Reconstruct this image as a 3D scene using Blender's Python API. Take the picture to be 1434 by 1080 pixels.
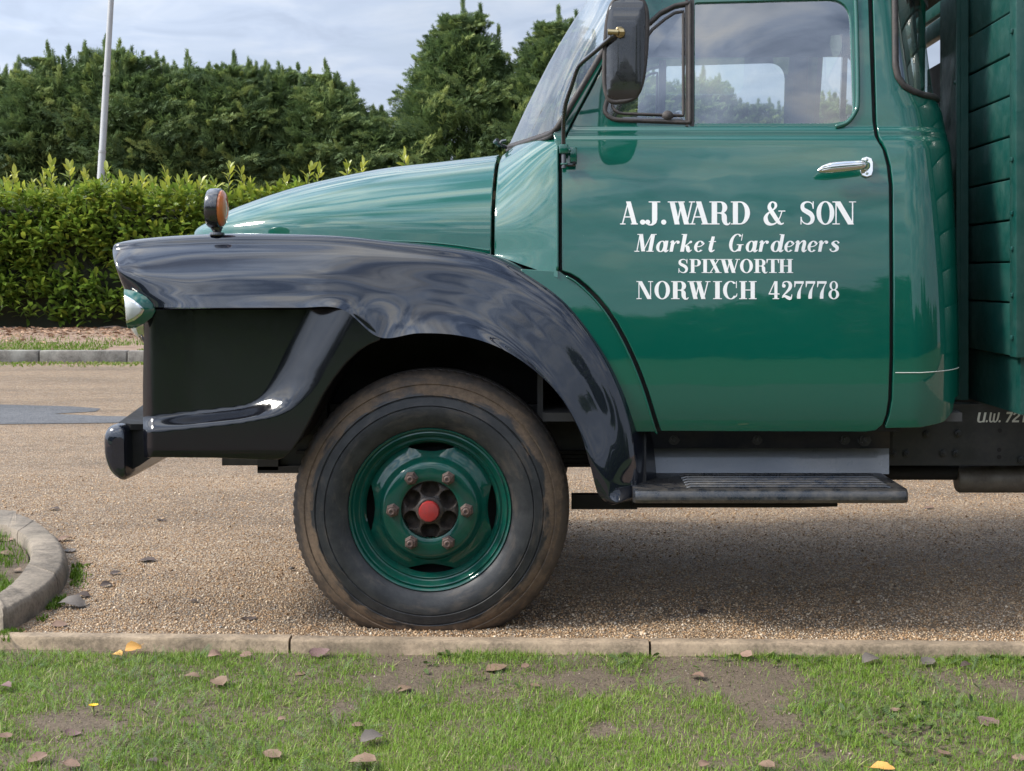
import bpy, bmesh, math, random
import numpy as np
from mathutils import Vector, Matrix, noise
from mathutils.geometry import delaunay_2d_cdt
PI = math.pi
for o in list(bpy.data.objects): bpy.data.objects.remove(o, do_unlink=True)
SC = bpy.context.scene
COL = SC.collection
rng = np.random.default_rng(7)
random.seed(7)

# ------------------------------------------------------------------ camera, sky, sun
F, CX, CY, H, D0 = 1900.0, 800.0, 385.0, 1.21, 4.6
cam_d = bpy.data.cameras.new('camera'); cam = bpy.data.objects.new('camera', cam_d); COL.objects.link(cam)
cam.location = (0, 0, H); cam.rotation_euler = (PI/2, 0, 0)
cam_d.sensor_width = 36; cam_d.lens = 36*F/1434
cam_d.shift_x = (717-CX)/1434; cam_d.shift_y = -(540-CY)/1434
cam_d.clip_end = 900; cam_d.clip_start = 0.05
cam_d.dof.use_dof = True; cam_d.dof.focus_distance = 4.75; cam_d.dof.aperture_fstop = 22.0
SC.camera = cam

SUN = Vector((-0.71, -0.19, 0.67)).normalized()
SUN_EL = math.asin(SUN.z); SUN_ROT = math.atan2(SUN.x, SUN.y)
W = bpy.data.worlds.new('World'); SC.world = W; W.use_nodes = True
nt = W.node_tree; N = nt.nodes; L = nt.links; N.clear()
wo = N.new('ShaderNodeOutputWorld'); bg = N.new('ShaderNodeBackground'); bg.inputs['Strength'].default_value = 0.1
sky = N.new('ShaderNodeTexSky'); sky.sky_type = 'NISHITA'; sky.sun_disc = False
sky.sun_elevation = SUN_EL; sky.sun_rotation = SUN_ROT; sky.air_density = 1.0; sky.dust_density = 1.5; sky.ozone_density = 1.5
tc = N.new('ShaderNodeTexCoord'); sep = N.new('ShaderNodeSeparateXYZ'); L.new(tc.outputs['Generated'], sep.inputs[0])
def wmath(op, a, b):
    n = N.new('ShaderNodeMath'); n.operation = op
    for i, v in enumerate((a, b)):
        if isinstance(v, (int, float)): n.inputs[i].default_value = v
        else: L.new(v, n.inputs[i])
    return n.outputs[0]
zz = wmath('ADD', wmath('ABSOLUTE', sep.outputs[2], 0), 0.14)
uu = wmath('DIVIDE', sep.outputs[0], zz); vv = wmath('DIVIDE', sep.outputs[1], zz)
comb = N.new('ShaderNodeCombineXYZ'); L.new(uu, comb.inputs[0]); L.new(vv, comb.inputs[1])
def wnoise(scale, detail, rough, dist=0.0, off=0.0):
    mp = N.new('ShaderNodeMapping'); mp.inputs['Location'].default_value = (off, off*1.7, 0); L.new(comb.outputs[0], mp.inputs[0])
    n = N.new('ShaderNodeTexNoise'); n.inputs['Scale'].default_value = scale; n.inputs['Detail'].default_value = detail
    n.inputs['Roughness'].default_value = rough; n.inputs['Distortion'].default_value = dist; L.new(mp.outputs[0], n.inputs['Vector'])
    return n.outputs['Fac']
def wramp(fac, stops):
    r = N.new('ShaderNodeValToRGB'); L.new(fac, r.inputs[0])
    while len(r.color_ramp.elements) < len(stops): r.color_ramp.elements.new(0.5)
    for e, (p, c) in zip(r.color_ramp.elements, stops): e.position = p; e.color = (*c, 1)
    return r.outputs[0]
cover = wramp(wnoise(3.1, 7, 0.55, 0.6, 8.2), [(0.32, (0.15,)*3), (0.56, (1, 1, 1))])
# the cloud deck: grey undersides, sunlit tops (values are divided by the 0.1 background strength)
cl = wramp(wnoise(4.0, 6, 0.52, 0.7, 7.7), [(0.36, (0.20, 0.27, 0.42)), (0.46, (0.46, 0.56, 0.75)), (0.55, (0.72, 0.78, 0.88)), (0.66, (1.0, 0.99, 0.96))])
cs = N.new('ShaderNodeVectorMath'); cs.operation = 'SCALE'; L.new(cl, cs.inputs[0])
# thin cloud scatters sunlight forward: the deck is brighter on the sun's side of the sky
dp = N.new('ShaderNodeVectorMath'); dp.operation = 'DOT_PRODUCT'; L.new(tc.outputs['Generated'], dp.inputs[0]); dp.inputs[1].default_value = SUN
fw_ = wmath('MULTIPLY', wmath('ADD', dp.outputs['Value'], 1.0), 0.5)
L.new(wmath('ADD', wmath('MULTIPLY', wmath('POWER', fw_, 3.0), 24.0), 5.6), cs.inputs['Scale'])
skm = N.new('ShaderNodeVectorMath'); skm.operation = 'SCALE'; skm.inputs['Scale'].default_value = 0.9; L.new(sky.outputs[0], skm.inputs[0])
mx = N.new('ShaderNodeMix'); mx.data_type = 'RGBA'; L.new(cover, mx.inputs['Factor']); L.new(skm.outputs[0], mx.inputs['A']); L.new(cs.outputs[0], mx.inputs['B'])
hz = wmath('POWER', 2.718, wmath('MULTIPLY', wmath('POWER', wmath('DIVIDE', wmath('ABSOLUTE', sep.outputs[2], 0), 0.36), 4.0), -1.0))
hc = N.new('ShaderNodeVectorMath'); hc.operation = 'SCALE'; hc.inputs[0].default_value = (0.61, 0.705, 0.87); L.new(wmath('ADD', wmath('MULTIPLY', wmath('POWER', fw_, 3.0), 10.0), 4.7), hc.inputs['Scale'])
mh_ = N.new('ShaderNodeMix'); mh_.data_type = 'RGBA'; L.new(wmath('MULTIPLY', hz, 0.90), mh_.inputs['Factor']); L.new(mx.outputs['Result'], mh_.inputs['A']); L.new(hc.outputs[0], mh_.inputs['B'])
L.new(mh_.outputs['Result'], bg.inputs['Color']); L.new(bg.outputs[0], wo.inputs[0])

sl = bpy.data.lights.new('sun', 'SUN'); so = bpy.data.objects.new('sun', sl); COL.objects.link(so)
sl.energy = 2.9; sl.angle = math.radians(11); sl.color = (1.0, 0.95, 0.86)
so.rotation_euler = SUN.to_track_quat('Z', 'Y').to_euler()
vs = SC.view_settings; vs.view_transform = 'Standard'; vs.look = 'None'; vs.gamma = 1.0; vs.use_curve_mapping = False; vs.exposure = 0.68
SC.cycles.use_denoising = True
SC.cycles.max_bounces = 8; SC.cycles.transparent_max_bounces = 10

# ------------------------------------------------------------------ helpers
WM = {}
def P(px, py, d=0.0):
    Y = D0 + d
    return ((px-CX)*Y/F, Y, H-(py-CY)*Y/F)
def G(px, py, z=0.0):            # the ground point seen at a pixel
    Y = (H-z)*F/(py-CY)
    return ((px-CX)*Y/F, Y, z)
def tag(o, label=None, cat=None, group=None, kind=None):
    if label: o['label'] = label
    if cat: o['category'] = cat
    if group: o['group'] = group
    if kind: o['kind'] = kind
    return o
def empty(name, loc):
    o = bpy.data.objects.new(name, None); COL.objects.link(o); o.location = loc; o.empty_display_size = 0.2
    WM[o.name] = Matrix.Translation(loc); return o
def link(name, me, parent=None, local=False, loc=None):
    o = bpy.data.objects.new(name, me); COL.objects.link(o)
    m = Matrix.Translation(loc) if loc is not None else Matrix.Identity(4)
    o.matrix_local = m
    WM[o.name] = m
    if parent is not None:
        o.parent = parent
        if not local: o.matrix_parent_inverse = WM[parent.name].inverted()
        else: WM[o.name] = WM[parent.name] @ m
    return o
def mesh(name, V, Fc, mat=None, smooth=True, sharp=40):
    me = bpy.data.meshes.new(name)
    me.from_pydata([tuple(v) for v in V], [], [tuple(f) for f in Fc]); me.update()
    if mat is not None: me.materials.append(mat)
    if smooth:
        me.shade_smooth()
        if sharp: me.set_sharp_from_angle(angle=math.radians(sharp))
    return me
def obj(name, V, Fc, mat, parent=None, smooth=True, sharp=40, local=False, loc=None, flip=None):
    if flip: Fc = [tuple(reversed(f)) for f in Fc]
    return link(name, mesh(name, V, Fc, mat, smooth, sharp), parent, local, loc)
class MB:                       # collects several shapes into ONE mesh
    def __init__(s): s.V = []; s.F = []
    def add(s, V, Fc):
        n = len(s.V); s.V += [tuple(v) for v in V]; s.F += [tuple(i+n for i in f) for f in Fc]; return s
    def obj(s, name, mat, parent=None, **k): return obj(name, s.V, s.F, mat, parent, **k)
def box(x0, x1, y0, y1, z0, z1, b=0.0):
    if b <= 0:
        V = [(x, y, z) for x in (x0, x1) for y in (y0, y1) for z in (z0, z1)]
        return V, [(0,1,3,2),(4,6,7,5),(0,4,5,1),(2,3,7,6),(0,2,6,4),(1,5,7,3)]
    bm = bmesh.new(); bmesh.ops.create_cube(bm, size=1)
    for v in bm.verts: v.co = Vector(((x0+x1)/2+v.co.x*(x1-x0), (y0+y1)/2+v.co.y*(y1-y0), (z0+z1)/2+v.co.z*(z1-z0)))
    bmesh.ops.bevel(bm, geom=bm.edges[:], offset=b, segments=2, profile=0.5, affect='EDGES')
    V = [tuple(v.co) for v in bm.verts]; Fc = [tuple(v.index for v in f.verts) for f in bm.faces]; bm.free(); return V, Fc
def cr(p0, p1, p2, p3, t):
    return 0.5*((2*p1)+(p2-p0)*t+(2*p0-5*p1+4*p2-p3)*t*t+(3*p1-p0-3*p2+p3)*t**3)
def resample(pts, n, closed=False):
    """Catmull-Rom through pts, n samples uniform in the control index."""
    pts = np.array(pts, float); m = len(pts); out = []
    segs = m if closed else m-1
    for i in range(n):
        s = i*segs/(n if closed else n-1); k = min(int(s), segs-1); t = s-k
        g = (lambda j: pts[j % m]) if closed else (lambda j: pts[max(0, min(m-1, j))])
        p0 = g(k-1) if (closed or k > 0) else 2*pts[0]-pts[1]
        p3 = g(k+2) if (closed or k+2 < m) else 2*pts[-1]-pts[-2]
        out.append(cr(p0, g(k), g(k+1), p3, t))
    return np.array(out)
def loft(curves, nu, nv):
    """curves: equally long lists of world points, returns a (nv x nu) grid mesh through all of them."""
    C = np.array([resample(c, nu) for c in curves])
    R = np.stack([resample(C[:, i], nv) for i in range(nu)], axis=1)
    V = R.reshape(-1, 3)
    Fc = [(j*nu+i, j*nu+i+1, (j+1)*nu+i+1, (j+1)*nu+i) for j in range(nv-1) for i in range(nu-1)]
    return V, Fc
def tube(path, r, n=10, cap=True, closed=False):
    P_ = [Vector(p) for p in path]; V = []; Fc = []
    m = len(P_); rs = r if isinstance(r, (list, tuple, np.ndarray)) else [r]*m
    up = None
    for i, p in enumerate(P_):
        a = P_[(i-1) % m] if (closed or i > 0) else p; b = P_[(i+1) % m] if (closed or i < m-1) else p
        t = (b-a).normalized()
        if up is None: up = Vector((0, 0, 1)) if abs(t.z) < 0.9 else Vector((0, 1, 0))
        s = t.cross(up).normalized(); up = s.cross(t).normalized()
        ra, rb = (rs[i] if isinstance(rs[i], (tuple, list)) else (rs[i], rs[i]))
        for k in range(n):
            A = 2*PI*k/n; V.append(p + s*math.cos(A)*ra + up*math.sin(A)*rb)
    R_ = m if closed else m-1
    for i in range(R_):
        for k in range(n):
            a = i*n+k; b = i*n+(k+1) % n; c = ((i+1) % m)*n+(k+1) % n; d = ((i+1) % m)*n+k
            Fc.append((a, b, c, d))
    if cap and not closed:
        Fc.append(tuple(reversed(range(n)))); Fc.append(tuple(range((m-1)*n, m*n)))
    return V, Fc
def lathe(prof, n=64, axis='Y', c=(0, 0, 0), a0=0.0):
    """prof: (r, along). axis Y: along = +Y."""
    V = []; Fc = []; m = len(prof)
    for (r, h) in prof:
        for k in range(n):
            A = a0+2*PI*k/n; x, z = r*math.cos(A), r*math.sin(A)
            if axis == 'Y': V.append((c[0]+x, c[1]+h, c[2]+z))
            elif axis == 'X': V.append((c[0]+h, c[1]+x, c[2]+z))
            else: V.append((c[0]+x, c[1]+z, c[2]+h))
    for j in range(m-1):
        for k in range(n):
            Fc.append((j*n+k, (j+1)*n+k, (j+1)*n+(k+1) % n, j*n+(k+1) % n))
    return V, Fc
def pip(pt, poly):
    x, y = pt; c = False; j = len(poly)-1
    for i in range(len(poly)):
        xi, yi = poly[i]; xj, yj = poly[j]
        if (yi > y) != (yj > y) and x < (xj-xi)*(y-yi)/(yj-yi)+xi: c = not c
        j = i
    return c
def smooth_poly(pts, step=5.0):
    """pts: (x, y) or (x, y, r) with r a corner radius in pixels; returns a dense closed polygon."""
    m = len(pts); out = []
    for i in range(m):
        p = np.array(pts[i][:2], float); r = pts[i][2] if len(pts[i]) > 2 else 0
        a = np.array(pts[i-1][:2], float); b = np.array(pts[(i+1) % m][:2], float)
        if r > 0:
            da, db = a-p, b-p; la, lb = np.linalg.norm(da), np.linalg.norm(db)
            q = min(r, la*0.49, lb*0.49); s, e = p+da/la*q, p+db/lb*q
            k = max(3, int(q/3.0))
            for t in np.linspace(0, 1, k): out.append((1-t)**2*s+2*t*(1-t)*p+t*t*e)
        else: out.append(p)
    res = []
    for i in range(len(out)):
        a, b = out[i], out[(i+1) % len(out)]; l = np.linalg.norm(b-a)
        k = max(1, int(round(l/step)))
        for t in range(k): res.append(tuple(a+(b-a)*t/k))
    dd = []
    for q in res:
        if not dd or (abs(q[0]-dd[-1][0])+abs(q[1]-dd[-1][1])) > 0.3: dd.append(q)
    return dd
def panel(name, outline, surf, mat, parent=None, holes=(), grid=9.0, ch=0.003, depth=0.02, step=5.0, mirror=None, rows=(), flangehole=True):
    """A pressed panel: any outline with holes (pixel space), laid on surf(px, py), rounded edge and flange; normals are those of surf."""
    loops = [smooth_poly(outline, step)]+[smooth_poly(h, step) for h in holes]
    ox = [p[0] for p in loops[0]]; oy = [p[1] for p in loops[0]]
    pts = []; edges = []; rings = []
    for lp in loops:
        s = len(pts); k = len(lp); pts += [Vector(p) for p in lp]
        edges += [(s+i, s+(i+1) % k) for i in range(k)]; rings.append((s, k))
    allp = np.array([p for lp in loops for p in lp])
    xs = np.arange(min(ox)+grid*0.5, max(ox), grid)
    ys = sorted(list(np.arange(min(oy)+grid*0.5, max(oy), grid))+[r for r in rows if min(oy) < r < max(oy)])
    for y in ys:
        for x in xs:
            if not pip((x, y), loops[0]): continue
            if any(pip((x, y), h) for h in loops[1:]): continue
            if np.min((allp[:, 0]-x)**2+(allp[:, 1]-y)**2) < 6: continue
            pts.append(Vector((x, y)))
    vo, eo, fo, ov, oe, of = delaunay_2d_cdt(pts, edges, [], 0, 1e-4)
    imap = {}
    for i, l in enumerate(ov):
        for j in l: imap[j] = i
    def nrm(x, y):
        e = 0.6
        a = np.array(surf(x+e, y))-np.array(surf(x-e, y)); b = np.array(surf(x, y+e))-np.array(surf(x, y-e))
        n = np.cross(b, a); n = n/(np.linalg.norm(n)+1e-12)
        return n
    V = [np.array(surf(v[0], v[1])) for v in vo]; Nn = [nrm(v[0], v[1]) for v in vo]
    flipn = np.array([1, 1, 1.0])
    Fc = []
    for f in fo:
        cx_ = sum(vo[i][0] for i in f)/len(f); cy_ = sum(vo[i][1] for i in f)/len(f)
        if pip((cx_, cy_), loops[0]) and not any(pip((cx_, cy_), h) for h in loops[1:]): Fc.append(tuple(f))
    # orient: normal of the panel towards surf's normal
    def tri_n(f):
        a, b, c = V[f[0]], V[f[1]], V[f[2]]; return np.cross(b-a, c-a)
    Fc = [f if np.dot(tri_n(f), Nn[f[0]]) > 0 else tuple(reversed(f)) for f in Fc]
    for li, (s, k) in enumerate(rings):
        if li > 0 and not flangehole: continue
        lp = loops[li]; area = sum(lp[i][0]*lp[(i+1) % k][1]-lp[(i+1) % k][0]*lp[i][1] for i in range(k))
        sg = (1 if area > 0 else -1)*(1 if li == 0 else -1)
        r1 = []; r2 = []
        for i in range(k):
            vi = imap.get(s+i)
            a = V[imap[s+(i-1) % k]]; b = V[imap[s+(i+1) % k]]; t = b-a; n = Nn[vi]
            o = np.cross(n, t)*sg; o = o/(np.linalg.norm(o)+1e-12)
            # outward test in pixel space
            tx, ty = lp[(i+1) % k][0]-lp[i-1][0], lp[(i+1) % k][1]-lp[i-1][1]
            ex, ey = ty*sg, -tx*sg; q = math.hypot(ex, ey)+1e-9
            w = np.array(surf(lp[i][0]+ex/q, lp[i][1]+ey/q))-V[vi]
            if np.dot(w, o) < 0: o = -o
            V.append(V[vi]+o*ch-n*ch); Nn.append(o*0.8+n*0.6); r1.append(len(V)-1)
            V.append(V[vi]+o*ch-n*(ch+depth)); Nn.append(o); r2.append(len(V)-1)
        for i in range(k):
            j = (i+1) % k; a, b = imap[s+i], imap[s+j]
            for q in ((a, b, r1[j], r1[i]), (r1[i], r1[j], r2[j], r2[i])):
                if len(set(q)) < 4: continue
                nn = np.cross(V[q[1]]-V[q[0]], V[q[2]]-V[q[0]])
                ref = Nn[r1[i]]
                Fc.append(q if np.dot(nn, ref) > 0 else tuple(reversed(q)))
    V = np.array(V); Nn = np.array(Nn); Nn /= np.linalg.norm(Nn, axis=1)[:, None]+1e-12
    def make(V, Nn, Fc):
        me = mesh(name, V, Fc, mat, True, None)
        me.normals_split_custom_set_from_vertices([tuple(n) for n in Nn]); return me
    o = link(name, make(V, Nn, Fc), parent)
    if mirror is not None:
        V2 = V.copy(); V2[:, 1] = 2*mirror-V2[:, 1]; N2 = Nn.copy(); N2[:, 1] *= -1
        o2 = link(name, make(V2, N2, [tuple(reversed(f)) for f in Fc]), parent)
        return o, o2
    return o
def interp(tab):
    xs = [t[0] for t in tab]; ys = [t[1] for t in tab]
    return lambda x: float(np.interp(x, xs, ys))

# ------------------------------------------------------------------ materials
def mat(name, base=(0.5,)*3, rough=0.5, metal=0.0, coat=0.0, coat_rough=0.03, coat_ior=1.5, ior=1.5, spec=None):
    m = bpy.data.materials.new(name); m.use_nodes = True
    b = m.node_tree.nodes['Principled BSDF']
    b.inputs['Base Color'].default_value = (*base, 1); b.inputs['Roughness'].default_value = rough
    b.inputs['Metallic'].default_value = metal; b.inputs['Coat Weight'].default_value = coat
    b.inputs['Coat Roughness'].default_value = coat_rough; b.inputs['Coat IOR'].default_value = coat_ior; b.inputs['IOR'].default_value = ior
    return m
class NG:
    """tiny node graph helper"""
    def __init__(s, m): s.m = m; s.t = m.node_tree; s.b = s.t.nodes['Principled BSDF']; s.co = None
    def n(s, ty, **k):
        x = s.t.nodes.new(ty)
        for a, v in k.items(): setattr(x, a, v)
        return x
    def link(s, a, b): s.t.links.new(a, b)
    def coord(s, which='Object', scale=(1, 1, 1)):
        c = s.n('ShaderNodeTexCoord'); mp = s.n('ShaderNodeMapping'); mp.inputs['Scale'].default_value = scale
        s.link(c.outputs[which], mp.inputs[0]); return mp.outputs[0]
    def noise(s, scale, detail=4, rough=0.55, vec=None, dist=0.0):
        x = s.n('ShaderNodeTexNoise'); x.inputs['Scale'].default_value = scale; x.inputs['Detail'].default_value = detail
        x.inputs['Roughness'].default_value = rough; x.inputs['Distortion'].default_value = dist
        s.link(vec if vec is not None else s.coord(), x.inputs['Vector']); return x.outputs['Fac']
    def voro(s, scale, vec=None, feature='F1', out='Distance'):
        x = s.n('ShaderNodeTexVoronoi', feature=feature); x.inputs['Scale'].default_value = scale
        s.link(vec if vec is not None else s.coord(), x.inputs['Vector']); return x.outputs[out]
    def ramp(s, fac, stops, interp='LINEAR'):
        r = s.n('ShaderNodeValToRGB'); r.color_ramp.interpolation = interp; s.link(fac, r.inputs[0])
        while len(r.color_ramp.elements) < len(stops): r.color_ramp.elements.new(0.5)
        for e, (p, c) in zip(r.color_ramp.elements, stops):
            e.position = p; c = (c,)*3 if isinstance(c, (int, float)) else c; e.color = (*c, 1)
        return r.outputs[0]
    def mix(s, fac, a, b, blend='MIX'):
        x = s.n('ShaderNodeMix', data_type='RGBA', blend_type=blend)
        for k, v in (('Factor', fac), ('A', a), ('B', b)):
            if isinstance(v, (int, float)) and k == 'Factor': x.inputs[k].default_value = v
            elif isinstance(v, (tuple, list)): x.inputs[k].default_value = (*v, 1)
            else: s.link(v, x.inputs[k])
        return x.outputs['Result']
    def math(s, op, a, b=0.0):
        x = s.n('ShaderNodeMath', operation=op)
        for i, v in enumerate((a, b)):
            if isinstance(v, (int, float)): x.inputs[i].default_value = v
            else: s.link(v, x.inputs[i])
        return x.outputs[0]
    def bump(s, h, strength=0.3, dist=0.01, sock='Normal'):
        x = s.n('ShaderNodeBump'); x.inputs['Strength'].default_value = strength; x.inputs['Distance'].default_value = dist
        s.link(h, x.inputs['Height']); s.link(x.outputs[0], s.b.inputs[sock]); return x
    def set(s, sock, v): s.link(v, s.b.inputs[sock])
    def attr(s, name):
        a = s.n('ShaderNodeAttribute', attribute_name=name); return a.outputs['Color'], a.outputs['Fac']

def paint(name, base, dust, rough=0.3, coat_ior=1.72, wave=0.10, ior=1.5, chip=(0.35, 0.4, 0.36), gloss=(0.012, 0.08)):
    m = mat(name, base, rough, 0, 1.0, 0.025, coat_ior, ior); g = NG(m); g.b.inputs['Specular IOR Level'].default_value = 0.1
    n1 = g.noise(2.2, 3, 0.5); n2 = g.noise(26, 6, 0.7); n3 = g.noise(150, 3, 0.6)
    sp = g.ramp(n3, [(0.74, 0), (0.78, 1)])
    dirt = g.ramp(n2, [(0.45, 0), (0.8, 0.35)])
    c = g.mix(dirt, base, dust); c = g.mix(g.math('MULTIPLY', sp, g.ramp(g.noise(7, 2), [(0.5, 0), (0.7, 0.5)])), c, chip)
    g.set('Base Color', c)
    g.set('Coat Roughness', g.ramp(n2, [(0.35, gloss[0]), (0.8, gloss[1])]))
    b = g.bump(g.math('ADD', n1, g.math('MULTIPLY', g.noise(9, 2), 0.12)), wave, 0.02, 'Coat Normal')
    return m
M = {}
M['green'] = paint('green_paint', (0.0008, 0.082, 0.055), (0.006, 0.085, 0.060))
M['black'] = paint('black_wing_paint', (0.006, 0.008, 0.0145), (0.016, 0.017, 0.022), coat_ior=1.68, wave=0.05)
M['blackdull'] = paint('dusty_black_paint', (0.005, 0.0055, 0.008), (0.012, 0.012, 0.014), coat_ior=1.52, wave=0.02, ior=1.25, gloss=(0.06, 0.20))
M['wheelgreen'] = paint('wheel_green_paint', (0.003, 0.060, 0.042), (0.06, 0.065, 0.045), rough=0.4, coat_ior=1.5, ior=1.3)
def worn(name, base, dirt, rough=0.5, scale=12, amt=0.6, metal=0.0, coat=0.0, bump=0.15):
    m = mat(name, base, rough, metal, coat); g = NG(m)
    n = g.noise(scale, 7, 0.65); n2 = g.noise(scale*6, 4, 0.6)
    g.set('Base Color', g.mix(g.ramp(g.math('ADD', g.math('MULTIPLY', n, 0.7), g.math('MULTIPLY', n2, 0.3)), [(0.42, 0), (0.68, amt)]), base, dirt))
    g.set('Roughness', g.ramp(n, [(0.3, max(0.05, rough-0.12)), (0.7, min(1, rough+0.2))]))
    g.bump(n2, bump, 0.004); return m
M['chassis'] = worn('black_chassis_paint', (0.012, 0.014, 0.016), (0.05, 0.045, 0.038), 0.42, 9, 0.6)
M['under'] = worn('underbody_black', (0.006, 0.006, 0.0065), (0.02, 0.017, 0.013), 0.7, 8, 0.6)
M['boardgreen'] = worn('dark_green_board_paint', (0.005, 0.055, 0.046), (0.03, 0.085, 0.07), 0.42, 14, 0.5, coat=0.2, bump=0.25)
M['step'] = worn('step_metal', (0.014, 0.016, 0.020), (0.13, 0.11, 0.085), 0.3, 22, 0.55, coat=0.6)
M['riser'] = worn('riser_metal', (0.21, 0.22, 0.24), (0.30, 0.30, 0.30), 0.3, 7, 0.5, coat=0.8)
M['rubber'] = worn('aged_rubber', (0.028, 0.024, 0.023), (0.10, 0.082, 0.072), 0.62, 22, 0.7)
M['blackplastic'] = worn('black_plastic', (0.012, 0.012, 0.014), (0.02, 0.02, 0.02), 0.25, 18, 0.4, coat=1.0, bump=0.05)
M['chrome'] = mat('chrome', (0.72, 0.72, 0.70), 0.12, 1.0)
M['brass'] = mat('brass', (0.45, 0.36, 0.2), 0.35, 1.0)
M['rust'] = worn('rusty_nut', (0.075, 0.052, 0.045), (0.16, 0.085, 0.055), 0.6, 60, 0.9)
M['hub'] = worn('hub_grime', (0.022, 0.018, 0.016), (0.10, 0.07, 0.05), 0.6, 30, 0.9)
M['red'] = worn('red_cap', (0.32, 0.020, 0.018), (0.16, 0.03, 0.025), 0.5, 45, 0.8)
M['amber'] = mat('amber_lens', (0.62, 0.17, 0.035), 0.18, 0, 0.6)
M['white'] = mat('signwriting_white', (0.80, 0.79, 0.76), 0.4)
M['cream'] = mat('stencil_cream', (0.62, 0.62, 0.55), 0.5)
M['trim'] = mat('cab_interior', (0.07, 0.066, 0.062), 0.8)
M['silencer'] = worn('silencer_steel', (0.16, 0.14, 0.115), (0.07, 0.055, 0.045), 0.55, 9, 0.8, metal=0.3)
M['post'] = worn('galvanised_post', (0.46, 0.46, 0.45), (0.36, 0.36, 0.355), 0.4, 4, 0.6, metal=0.2)
def glass(name, refl, film, tint=(0.88, 0.93, 0.92), filmc=(0.5, 0.52, 0.5)):
    m = bpy.data.materials.new(name); m.use_nodes = True; t = m.node_tree; t.nodes.clear()
    out = t.nodes.new('ShaderNodeOutputMaterial'); tr = t.nodes.new('ShaderNodeBsdfTransparent'); gl = t.nodes.new('ShaderNodeBsdfGlossy')
    df = t.nodes.new('ShaderNodeBsdfDiffuse'); m1 = t.nodes.new('ShaderNodeMixShader'); m2 = t.nodes.new('ShaderNodeMixShader')
    tr.inputs[0].default_value = (*tint, 1); gl.inputs['Roughness'].default_value = 0.0; gl.inputs['Color'].default_value = (1, 1, 1, 1); df.inputs[0].default_value = (*filmc, 1)
    m1.inputs[0].default_value = film; t.links.new(tr.outputs[0], m1.inputs[1]); t.links.new(df.outputs[0], m1.inputs[2])
    lw = t.nodes.new('ShaderNodeLayerWeight'); lw.inputs[0].default_value = 0.5
    pw = t.nodes.new('ShaderNodeMath'); pw.operation = 'POWER'; pw.inputs[1].default_value = 5.0; t.links.new(lw.outputs['Facing'], pw.inputs[0])
    fr = t.nodes.new('ShaderNodeMath'); fr.operation = 'MULTIPLY_ADD'; fr.inputs[1].default_value = 1-refl; fr.inputs[2].default_value = refl; t.links.new(pw.outputs[0], fr.inputs[0]); t.links.new(fr.outputs[0], m2.inputs[0])
    t.links.new(m1.outputs[0], m2.inputs[1]); t.links.new(gl.outputs[0], m2.inputs[2]); t.links.new(m2.outputs[0], out.inputs[0]); return m
M['glass'] = glass('window_glass', 0.20, 0.02)
M['screen'] = glass('windscreen_glass', 0.09, 0.02)
m = mat('lamp_glass', (0.48, 0.50, 0.47), 0.12, 0.0, 1.0); g = NG(m)
wv = g.n('ShaderNodeTexWave'); wv.inputs['Scale'].default_value = 38; g.link(g.coord(scale=(0.2, 1, 1)), wv.inputs['Vector']); g.bump(wv.outputs['Fac'], 0.5, 0.003); M['lampglass'] = m

# ------------------------------------------------------------------ setting materials
def ground_mat(name, base_stops, cell, bump, wet=None):
    m = mat(name, (0.2, 0.15, 0.1), 0.85); g = NG(m); v = g.coord('Object')
    vc = g.n('ShaderNodeTexVoronoi'); vc.inputs['Scale'].default_value = cell; g.link(v, vc.inputs['Vector'])
    sep = g.n('ShaderNodeSeparateColor'); g.link(vc.outputs['Color'], sep.inputs[0])
    c = g.ramp(sep.outputs[0], base_stops)
    big = g.ramp(g.noise(0.9, 6, 0.65, g.coord('Object', (0.35, 1.3, 1))), [(0.32, 0.62), (0.5, 0.95), (0.68, 1.12)]); mid = g.ramp(g.noise(9, 4, 0.7), [(0.3, 0.75), (0.7, 1.15)])
    mult = g.n('ShaderNodeMix', data_type='RGBA', blend_type='MULTIPLY'); mult.inputs['Factor'].default_value = 1
    g.link(c, mult.inputs['A']); g.link(big, mult.inputs['B'])
    mult2 = g.n('ShaderNodeMix', data_type='RGBA', blend_type='MULTIPLY'); mult2.inputs['Factor'].default_value = 1
    g.link(mult.outputs['Result'], mult2.inputs['A']); g.link(mid, mult2.inputs['B'])
    edge = g.ramp(vc.outputs['Distance'], [(0.25, 1.0), (0.62, 0.45)])
    m3 = g.n('ShaderNodeMix', data_type='RGBA', blend_type='MULTIPLY'); m3.inputs['Factor'].default_value = 1
    g.link(mult2.outputs['Result'], m3.inputs['A']); g.link(edge, m3.inputs['B'])
    g.set('Base Color', m3.outputs['Result'])
    g.bump(g.math('SUBTRACT', 1.0, vc.outputs['Distance']), bump, 0.012)
    g.set('Roughness', g.ramp(sep.outputs[1], [(0, 0.55), (1, 0.95)]))
    return m
GS = [(0.0, (0.17, 0.095, 0.042)), (0.25, (0.36, 0.215, 0.105)), (0.5, (0.45, 0.29, 0.155)), (0.75, (0.53, 0.385, 0.24)), (0.92, (0.66, 0.54, 0.40)), (1.0, (0.27, 0.24, 0.21))]
M['gravel'] = ground_mat('bound_gravel', GS, 125, 0.8)
M['asphalt'] = ground_mat('grey_asphalt', [(0, (0.10, 0.10, 0.105)), (0.6, (0.16, 0.16, 0.165)), (1, (0.24, 0.235, 0.23))], 130, 0.4)
m = mat('pebble', (0.3, 0.22, 0.14), 0.6); g = NG(m); c, f_ = g.attr('tint'); g.set('Base Color', g.ramp(f_, GS)); M['pebble'] = m
m = mat('bare_soil', (0.09, 0.055, 0.035), 0.95); g = NG(m)
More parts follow.
